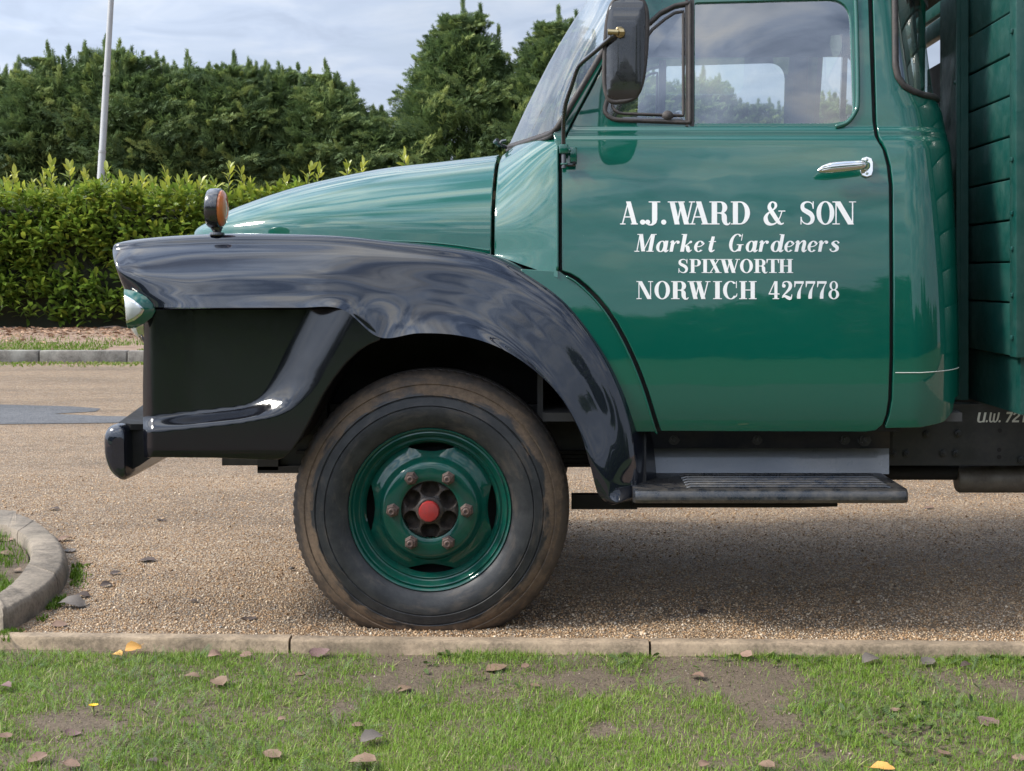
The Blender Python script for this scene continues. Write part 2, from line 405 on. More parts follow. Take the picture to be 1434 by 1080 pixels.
n = g.noise(14, 9, 0.7); n2 = g.noise(90, 4, 0.7)
g.set('Base Color', g.mix(g.ramp(n2, [(0.3, 0), (0.75, 1)]), g.ramp(n, [(0.3, (0.050, 0.036, 0.023)), (0.7, (0.125, 0.090, 0.059))]), (0.20, 0.15, 0.10)))
g.bump(g.math('ADD', n, g.math('MULTIPLY', n2, 0.5)), 0.9, 0.02); M['soil'] = m
m = mat('verge', (0.2, 0.14, 0.1), 0.95); g = NG(m)
n = g.noise(3.5, 8, 0.7); g.set('Base Color', g.ramp(n, [(0.3, (0.14, 0.085, 0.055)), (0.5, (0.27, 0.18, 0.125)), (0.75, (0.36, 0.27, 0.20))])); g.bump(g.noise(30, 4), 0.8, 0.03); M['verge'] = m
def concrete(name, base, moss):
    m = mat(name, base, 0.9); g = NG(m); n = g.noise(7, 8, 0.65); n2 = g.noise(70, 5, 0.7); n3 = g.noise(2.3, 4)
    c = g.ramp(g.math('ADD', g.math('MULTIPLY', n, 0.6), g.math('MULTIPLY', n2, 0.4)), [(0.38, tuple(b*0.42 for b in base)), (0.55, base), (0.75, tuple(min(1, b*1.35) for b in base))])
    g.set('Base Color', g.mix(g.ramp(n3, [(0.5, 0), (0.7, 0.55)]), c, moss)); g.bump(n2, 0.5, 0.006); return m
M['kerb'] = concrete('kerb_concrete', (0.36, 0.27, 0.18), (0.10, 0.08, 0.05))
M['kerb2'] = concrete('rounded_kerb_concrete', (0.25, 0.205, 0.155), (0.10, 0.095, 0.065))
M['kerb3'] = concrete('lichen_kerb_concrete', (0.22, 0.20, 0.175), (0.42, 0.41, 0.36))
def leafmat(name, stops, rough=0.5, trans=0.25, coat=0.0):
    m = mat(name, stops[0][1], rough, 0, coat, 0.25); g = NG(m); c, f_ = g.attr('tint')
    col = g.ramp(f_, stops); g.set('Base Color', col)
    tl = g.n('ShaderNodeBsdfTranslucent'); g.link(col, tl.inputs[0]); mx = g.n('ShaderNodeMixShader'); mx.inputs[0].default_value = trans
    out = [x for x in m.node_tree.nodes if x.type == 'OUTPUT_MATERIAL'][0]
    g.link(g.b.outputs[0], mx.inputs[1]); g.link(tl.outputs[0], mx.inputs[2]); g.link(mx.outputs[0], out.inputs[0]); return m
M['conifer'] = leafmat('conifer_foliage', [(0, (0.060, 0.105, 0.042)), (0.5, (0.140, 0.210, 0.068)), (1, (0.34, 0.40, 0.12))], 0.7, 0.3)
M['laurel'] = leafmat('laurel_leaf', [(0, (0.055, 0.115, 0.020)), (0.45, (0.165, 0.26, 0.036)), (0.8, (0.32, 0.37, 0.052)), (1, (0.48, 0.48, 0.08))], 0.36, 0.42, 0.3)
M['grass'] = leafmat('grass_blade', [(0, (0.095, 0.150, 0.026)), (0.5, (0.175, 0.30, 0.032)), (0.85, (0.27, 0.38, 0.05)), (1, (0.44, 0.41, 0.18))], 0.55, 0.3)
M['weed'] = leafmat('weed_leaf', [(0, (0.075, 0.12, 0.045)), (0.6, (0.13, 0.20, 0.065)), (1, (0.22, 0.29, 0.08))], 0.6, 0.25)
M['bark'] = worn('bark', (0.06, 0.042, 0.03), (0.10, 0.075, 0.055), 0.9, 6, 0.8)
def deadleaf(name, base, vein):
    m = mat(name, base, 0.7); g = NG(m); g.set('Base Color', g.mix(g.ramp(g.noise(60, 5), [(0.35, 0), (0.7, 1)]), base, vein)); g.bump(g.noise(120, 3), 0.3, 0.002); return m
LEAFM = {'tan': deadleaf('leaf_tan', (0.23, 0.15, 0.095), (0.13, 0.08, 0.05)), 'brown': deadleaf('leaf_brown', (0.15, 0.085, 0.055), (0.25, 0.16, 0.11)),
 'purple': deadleaf('leaf_purple', (0.12, 0.06, 0.055), (0.20, 0.13, 0.115)), 'orange': deadleaf('leaf_orange', (0.62, 0.27, 0.05), (0.52, 0.33, 0.10)),
 'pink': deadleaf('leaf_pink', (0.30, 0.19, 0.135), (0.18, 0.11, 0.08)), 'dark': deadleaf('leaf_dark', (0.045, 0.03, 0.024), (0.09, 0.06, 0.045)), 'grey': deadleaf('leaf_grey', (0.15, 0.125, 0.105), (0.09, 0.075, 0.062))}
m = mat('tyre_rubber', (0.02, 0.02, 0.021), 0.55); g = NG(m)
co = g.n('ShaderNodeTexCoord'); sp = g.n('ShaderNodeSeparateXYZ'); g.link(co.outputs['Object'], sp.inputs[0])
r2 = g.math('SQRT', g.math('ADD', g.math('MULTIPLY', sp.outputs[0], sp.outputs[0]), g.math('MULTIPLY', sp.outputs[2], sp.outputs[2])))
ang = g.math('ARCTAN2', sp.outputs[2], sp.outputs[0])
pol = g.n('ShaderNodeCombineXYZ'); g.link(g.math('MULTIPLY', r2, 9.0), pol.inputs[0]); g.link(g.math('MULTIPLY', ang, 0.9), pol.inputs[1])
streak = g.noise(3.2, 8, 0.65, pol.outputs[0], 0.4)
ring = g.ramp(g.math('ADD', r2, g.math('MULTIPLY', g.math('SUBTRACT', streak, 0.5), 0.13)), [(0.394, 0), (0.408, 0.95), (0.445, 0.8), (0.460, 0.25)])
fine = g.noise(45, 6, 0.75)
mud = g.ramp(fine, [(0.25, (0.085, 0.055, 0.034)), (0.6, (0.175, 0.118, 0.075)), (0.85, (0.24, 0.17, 0.115))])
blk = g.mix(g.ramp(streak, [(0.52, 0), (0.72, 0.55)]), g.ramp(g.noise(16, 7, 0.7), [(0.35, (0.010, 0.011, 0.013)), (0.7, (0.034, 0.034, 0.035))]), (0.10, 0.078, 0.06))
msk = g.math('MULTIPLY', ring, g.ramp(g.noise(7, 6, 0.7), [(0.32, 0.15), (0.5, 1.0)]))
g.set('Base Color', g.mix(msk, blk, mud)); g.set('Roughness', g.ramp(msk, [(0, 0.5), (1, 0.9)]))
g.bump(fine, 0.25, 0.004); M['tyre'] = m

# ------------------------------------------------------------------ large structure: ground, road, kerbs
def sheet(name, poly, z, m, kind='structure'):
    o = obj(name, [(x, y, z) for x, y in poly], [tuple(range(len(poly)))], m, smooth=False); tag(o, kind=kind); return o
o = sheet('ground', [(-400, -400), (400, -400), (400, 500), (-400, 500)], -0.16, M['verge'])
KY = lambda x: 4.485-0.0335*x             # rear edge of the straight kerb
rd = []
for i in range(41):
    x = -40+i*2.0; rd.append((x, KY(x)-0.005))
road = sheet('road', rd+[(40, 18.74), (-40, 18.74)], 0.0, M['gravel'])
o = sheet('asphalt_patch', [(-12, 12.75), (-6.3, 12.72), (-5.3, 12.62), (-4.6, 12.45), (-4.25, 12.25), (-4.2, 11.98), (-4.5, 11.78), (-4.0, 11.6), (-3.3, 11.48), (-3.1, 11.2), (-3.8, 11.05), (-5.0, 10.92), (-6.5, 10.85), (-12, 10.8)], 0.004, M['asphalt'])
# lawn soil with a gentle relief
nx, ny = 110, 46; V = []; Fc = []
for j in range(ny):
    for i in range(nx):
        x = -6+12*i/(nx-1); y0, y1 = -2.0, KY(x)-0.035; t = j/(ny-1); y = y0+(y1-y0)*t**0.45
        V.append((x, y, -0.03+0.014*noise.noise(Vector((x*2.3, y*2.3, 0)))+0.007*noise.noise(Vector((x*9, y*9, 3)))))
Fc = [(j*nx+i, j*nx+i+1, (j+1)*nx+i+1, (j+1)*nx+i) for j in range(ny-1) for i in range(nx-1)]
lawn = obj('lawn_soil', V, Fc, M['soil'], smooth=True, sharp=None); tag(lawn, kind='structure')
o = sheet('lawn', [(-60, -60), (60, -60), (60, -2.0), (-60, -2.0)], -0.03, M['grass']); tag(o, kind='structure')
# straight edging kerb of separate stones
kerb = empty('kerb', (0, 4.46, 0)); tag(kerb, kind='structure')
xs_k = [-4.3, -3.38, -2.39, -1.405]
jx = [(405-CX)*4.45/F, (910-CX)*4.43/F]
cuts = [-5.2, -3.96, -2.72-0.0, jx[0]-0.555+0.0, jx[0], jx[1], jx[1]+1.208, jx[1]+2.4, jx[1]+3.6]
cuts = [jx[0]-3.7, jx[0]-2.46, jx[0]-1.23, jx[0], jx[1], jx[1]+1.216, jx[1]+2.43, jx[1]+3.6]
for i in range(len(cuts)-1):
    a, b = cuts[i]+0.004, cuts[i+1]-0.004; V = []; Fc = []; n = 26
    dz = random.uniform(-0.002, 0.003)
    prof = [(-0.062, -0.15), (-0.062, 0.004), (-0.056, 0.012), (-0.006, 0.013), (0.0, 0.008), (0.0, -0.15)]
    for k in range(n+1):
        x = a+(b-a)*k/n
        for q, (py_, pz) in enumerate(prof):
            w = 0.0022*noise.noise(Vector((x*14, q*3.1, i)))
            V.append((x, KY(x)+py_+w, pz+dz+0.0018*noise.noise(Vector((x*22, q, i+7)))))
    m_ = len(prof)
    Fc = [(k*m_+q, k*m_+q+1, (k+1)*m_+q+1, (k+1)*m_+q) for k in range(n) for q in range(m_-1)]+[tuple(range(m_)), tuple(n*m_+q for q in reversed(range(m_)))]
    obj('kerb_stone', V, Fc, M['kerb'], kerb, sharp=50)
# rounded kerb of the planted island at the left
KZ = 0.08
outer = [(-5.0, 7.0), (-3.7, 6.85)]+[G(x, y, KZ)[:2] for x, y in ((0, 713), (18, 717), (48, 728), (74, 747), (87, 766), (87, 787), (74, 808), (54, 825), (24, 843), (0, 853))]+[(-1.95, 4.585), (-2.3, 4.60)]
inner = [(-5.0, 6.8), (-3.65, 6.6)]+[G(x, y, KZ)[:2] for x, y in ((0, 735), (10, 738), (24, 744), (37, 754), (43, 766), (42, 780), (36, 792), (24, 808), (8, 823), (-10, 833))]+[(-2.05, 4.74), (-2.4, 4.76)]
NO = 140; oc = resample(outer, NO); ic = resample(inner, NO)
ikerb = empty('island_kerb', (-2.1, 5.3, 0)); tag(ikerb, kind='structure')
def onpix(px, py, z):
    return G(px, py, z)
def near_idx(pt): return int(np.argmin(np.linalg.norm(oc-np.array(pt[:2]), axis=1)))
jt = sorted([0, 30, near_idx(onpix(50, 729, .08)), near_idx(onpix(79, 803, .08)), NO-1])
for a, b in zip(jt[:-1], jt[1:]):
    V = []; n = 0
    for k in range(a, b+1):
        o2, i2 = oc[k].copy(), ic[k].copy(); w = o2-i2; w /= np.linalg.norm(w)
        if k == a: t = oc[k+1]-oc[k]; sft = t/np.linalg.norm(t)*0.004; o2 = o2+sft; i2 = i2+sft
        if k == b: t = oc[k]-oc[k-1]; sft = t/np.linalg.norm(t)*0.004; o2 = o2-sft; i2 = i2-sft
        z = KZ+0.003*noise.noise(Vector((k*0.3, 0, 0)))
        ring = [(o2+w*0.035, -0.1), (o2+w*0.02, 0.035), (o2+w*0.010, z-0.020), (o2-w*0.002, z-0.006), (o2-w*0.016, z), (i2+w*0.012, z), (i2, z-0.015), (i2, -0.1)]
        for q, (p, zq) in enumerate(ring):
            jn = 0.004*noise.noise(Vector((k*0.9, q*2.0, 5)))
            V.append((p[0]+w[0]*jn, p[1]+w[1]*jn, zq+jn*0.6))
        n += 1
    m_ = 8; Fc = [(k*m_+q, (k+1)*m_+q, (k+1)*m_+q+1, k*m_+q+1) for k in range(n-1) for q in range(m_-1)]+[tuple(range(m_)), tuple((n-1)*m_+q for q in reversed(range(m_)))]
    obj('kerb_stone', V, Fc, M['kerb2'], ikerb, sharp=55)
isl = [(p[0]-0.01, p[1]) for p in ic]+[(-5.0, 4.70)]
V = [(x, y, 0.035) for x, y in isl]; o = obj('island_soil', V, [tuple(range(len(V)))], M['soil'], smooth=False); tag(o, kind='structure')
# far kerb, verge and moss line
fk = empty('far_kerb', (-6, 18.8, 0)); tag(fk, kind='structure')
for i in range(34):
    x0 = -22+i*1.22; zt = 0.165+random.uniform(-0.006, 0.006); yk = 18.75
    V, Fc = box(x0+0.006, x0+1.214, yk+random.uniform(-.008, .008), yk+0.16, -0.1, zt, 0.02); obj('kerb_stone', V, Fc, M['kerb3'], fk)
o = sheet('verge', [(-60, 18.9), (60, 18.9), (60, 60), (-60, 60)], 0.12, M['verge'])

# ------------------------------------------------------------------ the lorry
TR = empty('truck', (-0.49, 5.5, 0))
tag(TR, 'vintage green lorry with black wing, white signwriting on its door and planked body', 'truck')
T = TR
YC = 5.55                                  # lorry's centre plane
TH = [(-80, 10), (178, 10), (178.1, 42), (182, 42), (182.1, 6), (190, 6), (190.1, 40), (194.5, 40), (194.6, 8), (199, 20), (205, 15), (250, 12.5), (300, 10), (380, 7), (430, 5), (470, 2.5), (520, 0), (560, -3), (590, -10), (610, -18)]
thf = interp(TH); _pys = np.arange(-80, 640.5, 0.5); _d = np.zeros(len(_pys))
i520 = int((520+80)*2)
for i in range(i520-1, -1, -1): _d[i] = _d[i+1]+0.5*math.tan(math.radians(thf(_pys[i])))*0.00245
for i in range(i520+1, len(_pys)): _d[i] = _d[i-1]-0.5*math.tan(math.radians(thf(_pys[i])))*0.00245
# soften the belt pressings
k_ = np.ones(9)/9; _d = np.convolve(np.pad(_d, 4, 'edge'), k_, 'valid'); _d += 0.012
dprof = lambda py: float(np.interp(py, _pys, _d))
XC = lambda py: float(np.interp(py, [0, 125, 150, 205], [1.085, 1.11, 1.135, 1.156])); RC = 0.215
def side(px, py, off=0.0):
    d = dprof(py)+off; Y = D0+d; X = (px-CX)*Y/F; Z = H-(py-CY)*Y/F
    if px < 800: Y += 0.00012*(800-px)**1.35*0.02      # the scuttle draws in a little towards the bonnet
    xc = XC(py)
    if X > xc:
        s = X-xc; ph = min(s/RC, PI/2); ex = max(0.0, s-RC*PI/2)
        X = xc+(RC-off)*math.sin(ph); Y = Y+(RC-off)*(1-math.cos(ph))+ex
    return (X, Y, Z)
def S(off): return lambda px, py: side(px, py, off)
doorL = interp([(-60, 943), (0, 904), (30, 884), (60, 865), (92, 847), (130, 827), (165, 808), (200, 791), (206, 788), (376, 787)])
dl = [(-60, 943), (0, 904), (30, 884), (60, 865), (92, 847), (130, 827), (165, 808), (197, 792), (207, 788), (378, 788)]
dcurve = [(800, 382), (812, 389), (826, 401), (840, 415), (854, 432), (867, 452), (879, 474), (890, 497), (900, 521), (909, 546), (917, 572), (923, 592), (927, 603)]
dr = [(1213, 604), (1226, 602), (1235, 594), (1240, 580), (1243, 560), (1245, 500), (1245, 400), (1244, 260), (1241, 232), (1235, 209), (1228, 198), (1224, 190), (1221, 170), (1217, 60), (1215, 0), (1211, -60)]
DOOR = [(p[1], p[0]) for p in dl]+dcurve+dr
WIN = [(972, 174), (972, 3, 4), (1191, -3, 34), (1197, 168, 44), (1166, 174, 10)]
VENT = [(966, 4), (966, 172), (858, 168, 22), (845, 158, 10), (850, 140), (863, 106), (884, 66), (905, 36), (925, 18), (945, 8)]
door, fdoor = panel('door', DOOR, S(0.0), M['green'], T, holes=[WIN, VENT], grid=8, mirror=YC, rows=(176.5, 178.5, 180, 182, 184, 188, 190, 192, 194, 196, 198, 201))
# raised rim round the drop window (two pressings)
def loop_tube(pts, off, r, name, m, parent, step=4, n=8, surf=None):
    sp = smooth_poly(pts, step); path = [(surf or S(off))(x, y) for x, y in sp]
    V, Fc = tube(path, r, n, closed=True); return obj(name, V, Fc, m, parent, sharp=None)
rimL = [(975, 178), (1170, 178, 6), (1186, 172), (1197, 158), (1201, 140), (1200, 60), (1198, 0), (1195, -50)]
path = [side(x, y, -0.001) for x, y in resample([p[:2] for p in rimL[1:]], 40)]
V, Fc = tube(path, 0.0085, 10); obj('window_rim', V, Fc, M['green'], door, sharp=None)
path = [side(x+9, y+2 if y > 150 else y, 0.0) for x, y in resample([p[:2] for p in rimL[1:]], 40)]
# window glass, quarter-light, seals
def flatpane(name, pts, off, m, parent, mirror=None):
    sp = smooth_poly(pts, 8); c = np.mean(sp, axis=0)
    V = [side(c[0], c[1], off)]+[side(x, y, off) for x, y in sp]
    def ring(V): return [(0, 1+i, 1+(i+1) % len(sp)) for i in range(len(sp))]
    o = obj(name, V, [tuple(range(1, len(V)))], m, parent, smooth=False)
    return o
for dd, mir in ((door, False), (fdoor, True)):
    for nm, pts, off in (('window_glass', [(966, 180), (966, -6), (1206, -10), (1206, 180)], 0.012), ('quarterlight_glass', [(972, 178), (836, 178), (842, 140), (858, 100), (880, 60), (905, 28), (930, 6), (972, -2)], 0.008)):
        d0 = dprof(90)+off; sl = (dprof(0)-dprof(170))/170.0
        V = []
        for x, y in pts:
            Y = D0+dprof(170)+off+(170-y)*(dprof(0)-dprof(170))/170; X = (x-CX)*Y/F; Z = H-(y-CY)*Y/F
            V.append((X, 2*YC-Y if mir else Y, Z))
        obj(nm, V, [tuple(range(len(V)))], M['glass'], dd, smooth=False)
    def mz(p): return (p[0], 2*YC-p[1], p[2]) if mir else p
    sp = smooth_poly(VENT, 4); path = [mz(side(x, y, 0.001)) for x, y in sp]
    V, Fc = tube(path, 0.0085, 8, closed=True); obj('quarterlight_seal', V, Fc, M['rubber'], dd, sharp=None)
    vi = [(957, 16), (957, 162), (866, 159, 20), (856, 150, 8), (860, 138), (873, 108), (893, 70), (913, 42), (931, 27), (945, 18)]
    path = [mz(side(x, y, 0.006)) for x, y in smooth_poly(vi, 4)]
    V, Fc = tube(path, 0.0055, 6, closed=True); obj('quarterlight_frame', V, Fc, M['rubber'], dd, sharp=None)
    mb = MB()
    for x0, x1, off in ((960, 964, -0.003), (966, 972, -0.001)):
        V = [mz(side(x, y, o_)) for y in (-4, 60, 120, 177) for x, o_ in ((x0, off), (x1, off), (x1, off+0.02), (x0, off+0.02))]
        Fc = [(k*4+q, k*4+(q+1) % 4, (k+1)*4+(q+1) % 4, (k+1)*4+q) for k in range(3) for q in range(4)]+[(0, 1, 2, 3), (12, 15, 14, 13)]
        mb.add(V, Fc)
    mb.obj('division_bar', M['rubber'], dd, smooth=False)
path = [side(x, y, 0.0) for x, y in [(872, 166), (900, 167), (930, 167.5), (956, 168)]]
V, Fc = tube(path, (0.006), 6); obj('quarterlight_gasket', V, Fc, M['blackplastic'], door)
V, Fc = lathe([(0.0001, -0.014), (0.008, -0.013), (0.016, -0.008), (0.0205, 0.0)], 18, 'Y', side(935, 163, 0.0)); obj('quarterlight_catch', V, Fc, M['rubber'], door)
# swage highlight along the upper edge of the belt
# rear quarter panel of the cab, wrapping round the corner to the back wall
RQ = [(1222, -60), (1224, 0), (1227, 100), (1229, 172), (1232, 190), (1237, 198), (1243, 210), (1249, 232), (1252, 260), (1253, 400), (1253, 500), (1251, 560), (1247, 582), (1241, 599), (1290, 598), (1330, 592), (1350, 580), (1360, 560), (1408, 556), (1790, 556), (1790, -60)]
QW = [(1254, -50, 20), (1254, 92), (1258, 108), (1267, 120), (1281, 127), (1300, 131), (1408, 132, 20), (1480, 131, 30), (1480, -50, 20)]
RW = [(1560, 120, 20), (1560, -50, 20), (1786, -50), (1786, 120)]
quarter, fquarter = panel('cab_quarter', RQ, S(0.0), M['green'], T, holes=[QW, RW], grid=8, mirror=YC, rows=(176.5, 178.5, 180, 182, 184, 188, 190, 192, 194, 196, 198, 201))
for qq, mir in ((quarter, False), (fquarter, True)):
    def mz(p): return (p[0], 2*YC-p[1], p[2]) if mir else p
    sp = smooth_poly(QW, 5); path = [mz(side(x, y, -0.001)) for x, y in sp]
    V, Fc = tube(path, 0.0125, 8, closed=True); obj('corner_window_seal', V, Fc, M['rubber'], qq, sharp=None)
    V = []; nx_, ny_ = 30, 6
    for j in range(ny_):
        for i in range(nx_): V.append(mz(side(1252+i*232/(nx_-1), -52+j*186/(ny_-1), 0.006)))
    Fc = [(j*nx_+i, j*nx_+i+1, (j+1)*nx_+i+1, (j+1)*nx_+i) for j in range(ny_-1) for i in range(nx_-1)]
    obj('corner_window_glass', V, Fc, M['glass'], qq, sharp=None)
    V = [mz(side(1300+q, y, 0.03)) for y in (-50, 130) for q in (0, 14)]; V += [(x, y+(-0.03 if mir else 0.03), z) for x, y, z in V]
    obj('window_pillar', V, [(0, 1, 3, 2), (4, 6, 7, 5), (0, 2, 6, 4), (1, 5, 7, 3)], M['blackplastic'], qq, smooth=False)
path = [side(x, 522-max(0, x-1290)*0.04, -0.0005) for x in range(1254, 1385, 6)]
V, Fc = tube(path, 0.0015, 6); obj('panel_seam', V, Fc, M['cream'], quarter)
V = [(1.376, 4.9, z) for z in (-1, 0)]; 
# wing crest and lip curves, in pixels (front tip -> rear foot)
crest = [(163, 343), (185, 336), (250, 330), (330, 327), (430, 328), (490, 331), (545, 337), (620, 345), (690, 357), (745, 384), (798, 425), (845, 487), (875, 548), (892, 610), (899, 668), (896, 700)]
t4 = [(172, 398), (193, 408), (250, 413), (330, 413), (425, 413), (480, 415.5), (538, 423), (595, 431), (648, 442), (694, 465), (742, 503), (784, 551), (815, 604), (840, 655), (853, 692), (866, 706)]
lip = [(180, 413), (203, 428), (250, 431), (330, 431), (415, 431), (478, 433), (531, 472), (587, 466.5), (645, 470), (698, 486), (748, 518), (787, 558), (811, 601), (826, 650), (838, 692), (858, 707)]
mids = {0: [(159, 352), (178, 350)], 1: [(163, 372), (182, 380)], 2: [(172, 398), (193, 408)]}
crestd = [.10, .085, .08, .08, .08, .08, .08, .08, .08, .065, .05, .04, .035, .035, .04, .05]
lipd = [.03, -.04, -.072, -.075, -.075, -.074, -.066, -.068, -.068, -.068, -.068, -.068, -.068, -.062, -.05, -.02]
def wcurve(fr, k, dmid, dw):
    out = []
    for i, (a, b) in enumerate(zip(crest, t4)):
        if i < 2 and k is not None: p = mids[k][i]
        else: p = (a[0]+(b[0]-a[0])*fr, a[1]+(b[1]-a[1])*fr)
        out.append(P(p[0], p[1], dmid+(crestd[i]-.08)*dw+((0.07 if fr > .7 else .03) if i == 0 else (.015 if i == 1 and fr > .7 else 0))))
    return out
Tm1 = [P(a[0]+(14 if i == 0 else (min(20, max(0, (i-8)*6)) if i > 8 else 0)), a[1]+(10 if i < 9 else -2), dd+(.34 if i < 8 else (.2 if i == 8 else .14))) for i, (a, dd) in enumerate(zip(crest, crestd))]
T1 = [P(a[0], a[1], dd) for a, dd in zip(crest, crestd)]
T2 = wcurve(.19, 0, .02, .7); T3 = wcurve(.62, 1, -.035, .4); T4 = wcurve(1.0, 2, -.060, .3)
T5 = [P(a[0], a[1], dd) for a, dd in zip(lip, lipd)]
T6 = [P(a[0], a[1]-1, dd+.012+(.07 if i > 5 else .03)) for i, (a, dd) in enumerate(zip(lip, lipd))]
def ext(c, dx, dy):
    c = [np.array(q) for q in c]
    return [c[0]+np.array(dx)]+c+[c[-1]+np.array(dy)]
for c_, dm in ((T3, .020), (T4, .018), (T5, -.012)):
    for i in range(4 if dm > 0 else 6, len(c_)):
        q = {4: .12, 5: .38, 6: .7}.get(i, 1)*(1 if i < 13 else .5); p = c_[i]; c_[i] = (p[0], p[1]+dm*q, p[2])
curves = [ext(c, (0.06, 0.14, 0.0), (0.0, 0.12, 0.02)) for c in (Tm1, T1, T2, T3, T4, T5)]
V, Fc = loft(curves, 170, 46); wing = MB().add(V, [tuple(reversed(f)) for f in Fc])
c2 = [curves[-1], ext(T6, (0.06, 0.10, 0), (0, 0.08, 0.02))]
V2, F2 = loft(c2, 170, 3); wing.add(V2, [tuple(reversed(f)) for f in F2])
wing_o = wing.obj('front_wing', M['black'], T, sharp=75)
VAL = np.array(resample([(452, 424), (443, 440), (430, 464), (414, 494), (397, 528), (382, 555), (367, 571), (346, 581), (310, 586), (262, 591), (215, 596), (190, 598)], 700))
def apsurf(px, py):
    """recessed flat panel that sweeps out to the arch flare and to a ledge above the skirt"""
    dd = VAL-np.array((px, py)); q = np.hypot(dd[:, 0], dd[:, 1]); i = int(np.argmin(q)); j = max(1, min(len(VAL)-2, i))
    j = max(12, min(len(VAL)-13, i)); t = VAL[j+12]-VAL[j-12]; t = t/np.linalg.norm(t); sd = t[0]*(VAL[i][1]-py)-t[1]*(VAL[i][0]-px)
    s_ = float(sd)
    f = min(1.0, max(0.0, i/(len(VAL)-1))); k_ = min(1, max(0, (f-.30)/.35)); w = 64-40*k_*k_*(3-2*k_); x = max(0.0, min(1.0, (s_+14)/w)); S_ = x*x*x*(x*(6*x-15)+10)
    S_ = .45*x*x*(3-2*x)+.55*math.sin(PI/2*x)**1.6
    gq = max(0.0, min(1.0, (275-px)/65)); gq = gq*gq*(3-2*gq); d = -.016-.022*gq-(.056-.022*gq)*S_
    d += .03*max(0.0, (217-px)/17)**2
    if py > 628: d += .010*((py-628)/13)**2
    return P(px, py, d)
AP = [(203, 434.5), (482, 433.5), (500, 442), (514, 452), (525, 463), (531, 475), (516, 481), (500, 491), (482, 508), (464, 531), (450, 553), (438, 576), (428, 596), (418, 614), (406, 631), (396, 641), (384, 644), (300, 641), (202, 640), (200.5, 600), (200, 540), (201, 490)]
panel('wing_apron', AP, apsurf, M['blackdull'], T, grid=3.0, step=4, depth=.05, ch=.004)
seam = [P(x, y, -0.062) for x, y in resample([(480, 433), (497, 440), (512, 449), (523, 461), (530, 472)], 14)]
V, Fc = tube(seam, 0.0018, 6); obj('wing_seam', V, Fc, M['rubber'], wing_o)
V, Fc = tube([P(x, 435.6, 0.014) for x in range(222, 434, 8)], 0.0022, 6); obj('wing_bead', V, Fc, M['chrome'], wing_o)
# wheel-arch liner and the dark underside behind the wheel
lipw = resample([P(a[0], a[1], .05) for a in lip[6:]], 40); front = resample([P(x, y, .05) for x, y in ((386, 643), (405, 632), (421, 608), (438, 575), (464, 530), (500, 490), (531, 474))], 30)
arch = np.vstack([front, lipw[1:]]); V = []; n = len(arch)
for q in range(2):
    for p in arch: V.append((p[0], p[1]+q*0.55, p[2]+0.03*q))
Fc = [(i, i+1, n+i+1, n+i) for i in range(n-1)]
liner = MB().add(V, Fc)
liner.add(*box((300-CX)*5.2/F, (905-CX)*5.2/F, 5.14, 5.16, 0.62, 1.28))
liner.obj('arch_liner', M['under'], T, smooth=False)

# bonnet
bx = [277, 288, 312, 345, 420, 520, 620, 697]; by = [326, 314, 302, 285, 260, 238.5, 226, 217]
blo = [327, 328, 329, 330, 333, 338, 345, 351]; bd = [.62, .50, .40, .32, .24, .19, .165, .155]
def bonnet_section(X, vsil, vlo, dlo, zadd=0.0):
    Yl = D0+dlo; zl = H-(vlo-CY)*Yl/F; ts = np.linspace(0, 1, 12); lo, hi = zl, zl+1.2
    def pts(zt):
        out = [(X, Yl-0.006, zl-0.012)]
        for t in ts:
            a = t*PI/2; y = Yl+(YC-Yl)*(1-math.cos(a)**0.82); z = zl+(zt-zl)*math.sin(a)**0.86
            out.append((X, y, z))
        return out
    for _ in range(40):
        mid = (lo+hi)/2; v = min(CY-(p[2]-H)*F/p[1] for p in pts(mid))
        if v > vsil: lo = mid
        else: hi = mid
    return pts((lo+hi)/2+zadd)
secs = []
for i in range(len(bx)):
    s = bonnet_section((bx[i]-CX)*5.25/F, by[i], blo[i], bd[i])
    secs.append(s)
nose = [(p[0]-0.012, YC+(p[1]-YC)*0.55, p[2]-0.05) for p in secs[0]]
secs = [nose]+secs
for k, s in enumerate(secs): secs[k] = s+[(x, 2*YC-y, z) for x, y, z in reversed(s[:-1])]
V, Fc = loft(secs, 60, 90); bon = MB().add(V, [tuple(reversed(f)) for f in Fc])
last = secs[-1]; edge = [last, [(x+0.004, YC+(y-YC)*0.997, z-0.003) for x, y, z in last], [(x+0.004, YC+(y-YC)*0.985, z-0.03) for x, y, z in last]]
V, Fc = loft(edge, 60, 4); bon.add(V, [tuple(reversed(f)) for f in Fc])
bon.obj('bonnet', M['green'], T, sharp=50)
V, Fc = tube([P(x, y, .148) for x, y in resample([(470, 333), (540, 337), (600, 340), (640, 344), (672, 349), (686, 351)], 30)], 0.0035, 8); obj('bonnet_lip', V, Fc, M['green'], T, sharp=None)
